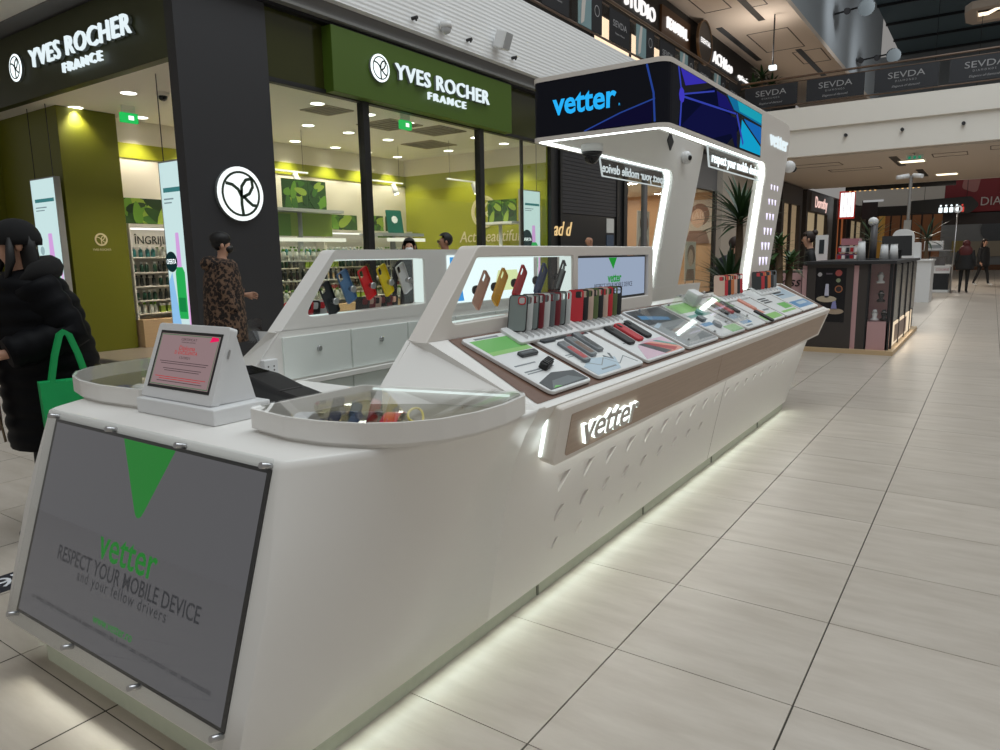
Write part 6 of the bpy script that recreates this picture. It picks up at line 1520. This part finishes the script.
    if hair is not None:
        b = B(); n, m = 18, 12; rx, ry, rz = .089 * k, .108 * k, .102 * k; c0 = hc + Vector((0, .012, .022)) * k
        vs, fs = [], []
        for i in range(m + 1):
            t = PI * i / m
            for j in range(n):
                a = 2 * PI * j / n
                vs.append(c0 + Vector((rx * math.sin(t) * math.cos(a), ry * math.sin(t) * math.sin(a), rz * math.cos(t))))
        for i in range(m):
            for j in range(n):
                c = (vs[i * n + j] + vs[(i + 1) * n + (j + 1) % n]) / 2 - c0
                face = c.y < -.045 * k and c.z < .048 * k
                low = c.z < -.055 * k and c.y < .03 * k
                if not face and not low: fs.append((i * n + j, i * n + (j + 1) % n, (i + 1) * n + (j + 1) % n, (i + 1) * n + j))
        b.add(vs, fs, 0, True)
        if hairstyle == 'bun': b.ball((hc.x, hc.y + .10 * k, hc.z + .09 * k), .05 * k)
        if hairstyle == 'long':
            R = []
            for q in range(7):
                u = q / 6; w = (.098 + .03 * math.sin(u * 2.6)) * k
                R.append([Vector((w * math.cos(a), hc.y + (.055 + .03 * u) * k + .05 * k * math.sin(a), hc.z + (.03 - .36 * u) * k)) for a in [2 * PI * j / 12 for j in range(12)]])
            b.loft(R)
        part('hair', b, hair, root)
    return root, p, k
def coat(root, p, k, m, hem, rings, sleeve=.07, quilt=0.0, name='coat', arms='LR', fur=None):
    """jacket over the body: torso loft and sleeves"""
    b = B(); n = 20; R = []
    zs = []
    z = rings[0][0]
    for (z0, a0, c0, y0), (z1, a1, c1, y1) in zip(rings, rings[1:]):
        steps = max(2, int(abs(z0 - z1) / (.018 if quilt else .06)))
        for s_ in range(steps):
            u = s_ / steps; zs.append((z0 + (z1 - z0) * u, a0 + (a1 - a0) * u, c0 + (c1 - c0) * u, y0 + (y1 - y0) * u))
    zs.append(rings[-1])
    for z, a, c, y in zs:
        q = 1 + quilt * (abs(math.sin(z / .085 * PI)) ** .6 - .5)
        R.append([Vector((a * q * k * math.cos(t), y * k + c * q * k * math.sin(t), z * k)) for t in [2 * PI * j / n for j in range(n)]])
    b.loft(R)
    for q in arms:
        A = [p['sh' + q][0], p['el' + q][0], p['wr' + q][0]]
        pts, rad = [], []
        for i in range(2):
            for s_ in range(10):
                u = s_ / 10; pt = A[i].lerp(A[i + 1], u); pts.append(pt)
                w = sleeve * k * (1.15 - .12 * (i + u)); rad.append(w * (1 + quilt * 1.6 * (abs(math.sin((i * 10 + s_) / 3.0 * PI)) ** .6 - .5)))
        pts.append(A[2]); rad.append(sleeve * k * .8)
        b.tube(pts, rad, 12)
    return part(name, b, m, root)
# ---- woman in the black puffer coat, left edge
NAVY = mat('puffer_navy', S(8, 9, 13), .6, spec=.12)
HAIRK = mat('hair_black', S(14, 13, 14), .6)
w, p, k = person('woman in long black puffer coat with fur hood and black hat at the left edge', (-4.05, 1.67, 0), math.radians(-6), 1.60, NAVY, mat('trousers_black', S(14, 14, 16), .7), SKIN1, armL='bent', armR='bent', stride=.12, levels=2, hair=HAIRK, hairstyle='long', lean=.1)
coat(w, p, k, NAVY, .5, [(1.47, .10, .11, -.035), (1.42, .20, .165, -.03), (1.30, .265, .21, -.01), (1.10, .285, .235, .01), (.92, .285, .245, .03), (.70, .285, .235, .03), (.50, .26, .21, .01)], .094, .07)
FUR = mat('fur_black', S(12, 11, 12), .95, bump=.8, nscale=90)
hc = p['head'][0]
b = B(); R_ = []
for q in range(15):
    a = -.35 + (PI + .7) * q / 14; R_.append((.155 * k * math.cos(a), (.005 + .135 * math.sin(a)) * k + p['neck'][0].y, (1.435 + .055 * math.sin(a)) * k))
b.tube(R_, [.02 * k, .045 * k] + [.068 * k] * 11 + [.045 * k, .02 * k], 10)
part('fur_hood', b, FUR, w)
b = B(); R_ = []
for q in range(8):
    u = q / 7; t = u * PI * .57; R_.append([Vector((hc.x + .105 * k * math.sin(t) * math.cos(a) + 1e-4 * math.cos(a), hc.y + .022 * k + .124 * k * math.sin(t) * math.sin(a) + 1e-4 * math.sin(a), hc.z + .01 * k + .118 * k * math.cos(t))) for a in [2 * PI * j / 16 for j in range(16)]])
b.loft(R_); part('knit_hat', b, mat('knit_black', S(16, 16, 18), .95, bump=.5, nscale=120), w)
# hair locks falling in front of the shoulder
b = B()
for s_ in (-1, 1):
    b.tube([(hc.x + s_ * .075 * k, hc.y - .03 * k, hc.z + .02 * k), (hc.x + s_ * .088 * k, hc.y - .04 * k, hc.z - .10 * k), (hc.x + s_ * .085 * k, hc.y - .075 * k, hc.z - .22 * k)], [.018 * k, .024 * k, .008 * k], 8)
part('hair_lock', b, HAIRK, w)
b = B(); b.tube([(0.06 * k, -.235 * k, 1.36 * k), (.05 * k, -.265 * k, 1.1 * k), (.05 * k, -.265 * k, .8 * k), (.05 * k, -.24 * k, .56 * k)], .007 * k, 6)
part('zip', b, mat('zip_brass', S(120, 104, 84), .4, .6), w)
b = B(); b.tube([(.0, -.16 * k, 1.42 * k), (.01 * k, -.235 * k, 1.32 * k), (.0, -.26 * k, 1.1 * k), (0, -.26 * k, .62 * k)], [.05 * k, .035 * k, .03 * k, .03 * k], 8)
part('pink_lining', b, mat('lining_pink', S(186, 150, 148), .7), w)
text('sleeve_logo', 'snow', .018, mat('logo_white', S(200, 200, 200), .6), w, frame((.275 * k, -.0, 1.30 * k), (0, 1, 0), (-.2, 0, 1)), True, depth=.001)
# ---- green shopping bag on her arm
bag = thing('shopping_bag', 'bright green shopping bag hanging from the arm of the woman in black', 'bag', (-3.70, 1.63, .50), math.radians(75))
GB = mat('bag_green', S(14, 168, 92), .5, noise=.06, nscale=6)
part('body', B().hexa([(-.12, -.05, 0), (.12, -.05, 0), (.12, .05, 0), (-.12, .05, 0), (-.13, -.035, .34), (.13, -.035, .34), (.13, .035, .34), (-.13, .035, .34)]), GB, bag)
for yy_ in (-.03, .03):
    part('strap', B().plate(ribbon([(-.08, .32), (-.05, .46), (-.02, .56), (.0, .575), (.02, .56), (.05, .46), (.08, .32)], .022), (), 0, .003, frame((0, yy_, 0), (1, 0, 0), (0, 0, 1))), GB, bag)

# ---- woman in leopard coat in front of the column
def leopard():
    m = bpy.data.materials.new('leopard_fur'); m.use_nodes = True; nt = m.node_tree; b = nt.nodes['Principled BSDF']
    tc = nt.nodes.new('ShaderNodeTexCoord'); v = nt.nodes.new('ShaderNodeTexVoronoi'); v.inputs['Scale'].default_value = 27
    nz = nt.nodes.new('ShaderNodeTexNoise'); nz.inputs['Scale'].default_value = 26
    mxn = nt.nodes.new('ShaderNodeMix'); mxn.data_type = 'RGBA'; mxn.inputs[0].default_value = .06
    nt.links.new(tc.outputs['Object'], mxn.inputs[6]); nt.links.new(nz.outputs['Color'], mxn.inputs[7]); nt.links.new(tc.outputs['Object'], nz.inputs['Vector']); nt.links.new(mxn.outputs[2], v.inputs['Vector'])
    r = nt.nodes.new('ShaderNodeValToRGB'); r.color_ramp.interpolation = 'LINEAR'
    e = r.color_ramp.elements; e[0].position = .0; e[0].color = S(66, 48, 38); e[1].position = .22; e[1].color = S(24, 16, 14)
    q = r.color_ramp.elements.new(.5); q.color = S(26, 18, 16); q = r.color_ramp.elements.new(.58); q.color = S(88, 66, 52); q = r.color_ramp.elements.new(.85); q.color = S(112, 88, 70)
    nt.links.new(v.outputs['Distance'], r.inputs['Fac']); nt.links.new(r.outputs[0], b.inputs['Base Color']); b.inputs['Roughness'].default_value = .9
    return m
LEO = leopard()
w, p, k = person('woman in a leopard print fur coat and black face mask before the dark column', (-6.88, 4.72, 0), math.radians(150), 1.68, LEO, MATS['trousers_black'], SKIN1, armL='bent', armR='down', levels=1, hair=HAIRK, hairstyle='short')
coat(w, p, k, LEO, .5, [(1.46, .10, .10, 0), (1.41, .23, .16, .01), (1.25, .28, .20, .02), (1.0, .30, .22, .02), (.75, .31, .23, .02), (.55, .31, .23, .02)], .095)
part('fur_hood', B().ball((0, .13 * k, 1.41 * k), .17 * k, .11 * k, .09 * k, 14, 8), LEO, w)
hc = p['head'][0]
part('face_mask', B().ball((hc.x, hc.y - .062 * k, hc.z - .055 * k), .062 * k, .055 * k, .05 * k, 12, 7), BLACK, w)
part('hair_volume', B().ball((hc.x, hc.y + .02 * k, hc.z + .055 * k), .105 * k, .115 * k, .085 * k, 12, 8), HAIRK, w)
# ---- people whose heads show over the wings
HBR = mat('hair_brown', S(48, 34, 28), .6); HRED = mat('hair_red', S(82, 26, 28), .6); DKC = mat('cloth_dark', S(26, 26, 30), .7); GYC = mat('cloth_grey', S(86, 86, 90), .7)
w, p, k = person('dark haired woman with light mask seen over the left wing', (-6.6, 7.44, 0), math.radians(40), 1.66, DKC, DKC, SKIN1, hair=HAIRK, hairstyle='long')
hc = p['head'][0]; part('face_mask', B().ball((hc.x, hc.y - .062 * k, hc.z - .055 * k), .06 * k, .052 * k, .045 * k, 10, 6), SATIN, w)
w, p, k = person('dark haired man with glasses seen over the right wing', (-6.6, 8.23, 0), math.radians(-40), 1.74, GYC, DKC, SKIN2, hair=HAIRK)
hc = p['head'][0]
part('glasses', B().tube([(hc.x + .034 * k + .022 * k * math.cos(a), hc.y - .1 * k, hc.z - .006 * k + .018 * k * math.sin(a)) for a in [2 * PI * j / 12 for j in range(13)]], .003, 5).tube([(hc.x - .034 * k + .022 * k * math.cos(a), hc.y - .1 * k, hc.z - .006 * k + .018 * k * math.sin(a)) for a in [2 * PI * j / 12 for j in range(13)]], .003, 5), BLACK, w)
person('bald man seen over the small screen wing before the black shop', (-6.9, 13.4, 0), math.radians(-50), 1.82, DKC, DKC, SKIN2, hair=None)
w, p, k = person('person in dark navy coat standing behind the tall plant', (-3.35, 10.9, 0), math.radians(120), 1.62, mat('navy_coat', S(22, 26, 36), .6), DKC, SKIN1, hair=HBR, hairstyle='short', lean=.25)
coat(w, p, k, MATS['navy_coat'], .5, [(1.45, .1, .1, -.1), (1.40, .21, .16, -.09), (1.2, .25, .2, -.05), (.9, .25, .2, .0)], .08)
person('saleswoman in black with brown hair bun behind the pink counter', (-2.36, 12.35, 0), math.radians(-75), 1.70, mat('cloth_black', S(18, 18, 20), .7), DKC, SKIN1, armL='work', armR='work', hair=HBR, hairstyle='bun', lean=.12)
w, p, k = person('woman with long red hair in black seen from behind near the far counter', (-.68, 27.3, 0), math.radians(175), 1.64, MATS['cloth_black'], MATS['trousers_black'], SKIN1, hair=HRED, hairstyle='long')
coat(w, p, k, MATS['cloth_black'], .8, [(1.46, .09, .1, 0), (1.40, .21, .15, 0), (1.15, .24, .17, 0), (.78, .27, .19, 0)], .075)
hc = p['head'][0]; part('hair_volume', B().ball((0, .09 * k, 1.40 * k), .2 * k, .1 * k, .2 * k, 12, 8).ball((0, hc.y + .02, hc.z + .02), .12 * k, .12 * k, .12 * k, 12, 8), HRED, w)
w, p, k = person('person in dark coat walking far behind the red haired woman', (-.25, 33.0, 0), math.radians(60), 1.74, DKC, DKC, SKIN1, shoe=SATIN, stride=.22, hair=HBR, hairstyle='long')
coat(w, p, k, DKC, .8, [(1.46, .09, .1, 0), (1.40, .21, .15, 0), (1.15, .24, .18, 0), (.72, .26, .2, 0)], .075)
person('small dark figure standing at the far white counter', (-3.0, 19.2, 0), math.radians(100), 1.55, DKC, DKC, SKIN2, hair=HAIRK)

# ================================================================== PLANTS
def blade_mesh(name, l, wd, m, droop=.35, seg=5):
    b = B(); vs = []; fs = []
    for i in range(seg + 1):
        u = i / seg; w = wd * (math.sin(PI * (.12 + .88 * u)) ** .8) * (1 if u < .99 else .05)
        x = l * u; z = l * (.12 * u - droop * u * u)
        vs += [(x, -w / 2, z + .12 * w), (x, 0, z), (x, w / 2, z + .12 * w)]
    for i in range(seg):
        a = i * 3; fs += [(a, a + 1, a + 4, a + 3), (a + 1, a + 2, a + 5, a + 4)]
    b.add(vs, fs, 0, True)
    me = mesh_of(b, name, m); return me
LG = mat('leaf_green', S(38, 66, 34), .45); LG2 = mat('leaf_bluegreen', S(44, 70, 52), .45); BARK = mat('bark', S(96, 78, 60), .85, noise=.2, nscale=30)
POTW = mat('pot_white', S(206, 204, 198), .5); SOIL = mat('soil', S(46, 36, 30), .95)
def plant(label, loc, heads, n, l, wd, m, pot=(.2, .16, .35), droop=.35, seed=1, elev=(-.2, 1.25), pot_m=POTW):
    t = thing('potted_plant', label, 'plant', loc)
    part('pot', B().lathe([(pot[1], 0), (pot[0], pot[2]), (pot[0] * .9, pot[2]), (pot[0] * .88, pot[2] - .03)], (0, 0, 0), 18), pot_m, t)
    part('soil', B().lathe([(pot[0] * .87, pot[2] - .05), (pot[0] * .87, pot[2] - .035)], (0, 0, 0), 18), SOIL, t)
    rnd = random.Random(seed); me = blade_mesh('leaf', l, wd, m, droop)
    for (x, y, z) in heads:
        part('trunk', B().tube([(x * .2, y * .2, pot[2] - .05), (x * .7, y * .7, z * .6), (x, y, z)], [.05 * z ** .5, .04 * z ** .5, .03 * z ** .5], 8), BARK, t)
        for q in range(n):
            az = q * 2.39996 + rnd.uniform(-.2, .2); el_ = elev[0] + (elev[1] - elev[0]) * ((q + .5) / n) + rnd.uniform(-.12, .12)
            o = bpy.data.objects.new('leaf', me); COL.objects.link(o); o.parent = t
            o.matrix_basis = tl(x, y, z - .12 * (1 - q / n)) @ Matrix.Rotation(az, 4, 'Z') @ Matrix.Rotation(-el_, 4, 'Y') @ Matrix.Scale(rnd.uniform(.8, 1.1), 4)
    return t
plant('tall spiky dracaena with arching dark leaves between the canopy legs', (-2.65, 9.3, 0), [(-.02, 0, 1.85), (-.1, -.1, 1.0)], 70, .62, .05, LG, (.26, .2, .5), .3, 3, pot_m=DARK)
plant('leafy green plant in a white pot before the dark kiosk', (-2.03, 8.9, 0), [(-.05, 0, 1.5), (.06, .1, 1.3), (-.15, .08, 1.25)], 34, .2, .05, mat('leaf_fresh', S(64, 92, 50), .45), (.24, .2, .62), .4, 5)
plant('small palm with spiky crown behind the white vases', (-2.75, 22.0, 0), [(0, 0, 1.75)], 26, .75, .06, LG, (.25, .2, .5), .3, 8, pot_m=DARK)
plant('dark spiky palm beside the glass counter far back', (-1.6, 24.6, 0), [(0, 0, 1.75)], 26, .8, .06, LG2, (.25, .2, .5), .3, 9, pot_m=DARK)
pl_ = plant('bushy green plant on the upper gallery corner', (-7.35, 27.7, 6.15), [(0, 0, 1.5), (.25, .3, 1.2), (-.2, -.4, 1.1)], 26, .55, .1, LG, (.35, .3, .5), .4, 11, pot_m=DARK)
t = thing('gallery_floodlight', 'small lit floodlight beside the gallery plant', 'light', (-7.35, 29.0, 8.2))
part('lamp', B().box(-7.45, 28.9, 8.15, -7.2, 29.1, 8.3), SIGNW, t, False)
d_ = bpy.data.lights.new('gallery_lamp', 'SPOT'); d_.energy = 120; d_.spot_size = 2.9; d_.spot_blend = .9; d_.shadow_soft_size = .2; d_.color = (1, .93, .85)
o_ = bpy.data.objects.new('gallery_lamp', d_); COL.objects.link(o_); o_.location = (-7.5, 29.0, 8.4); o_.rotation_euler = Vector((-.3, -.1, 1)).to_track_quat('-Z', 'Y').to_euler()
part('arm', B().cyl((-7.33, 29.0, 8.3), (-7.33, 29.0, 10.1), .03, .03, 6), DARK, t, False)
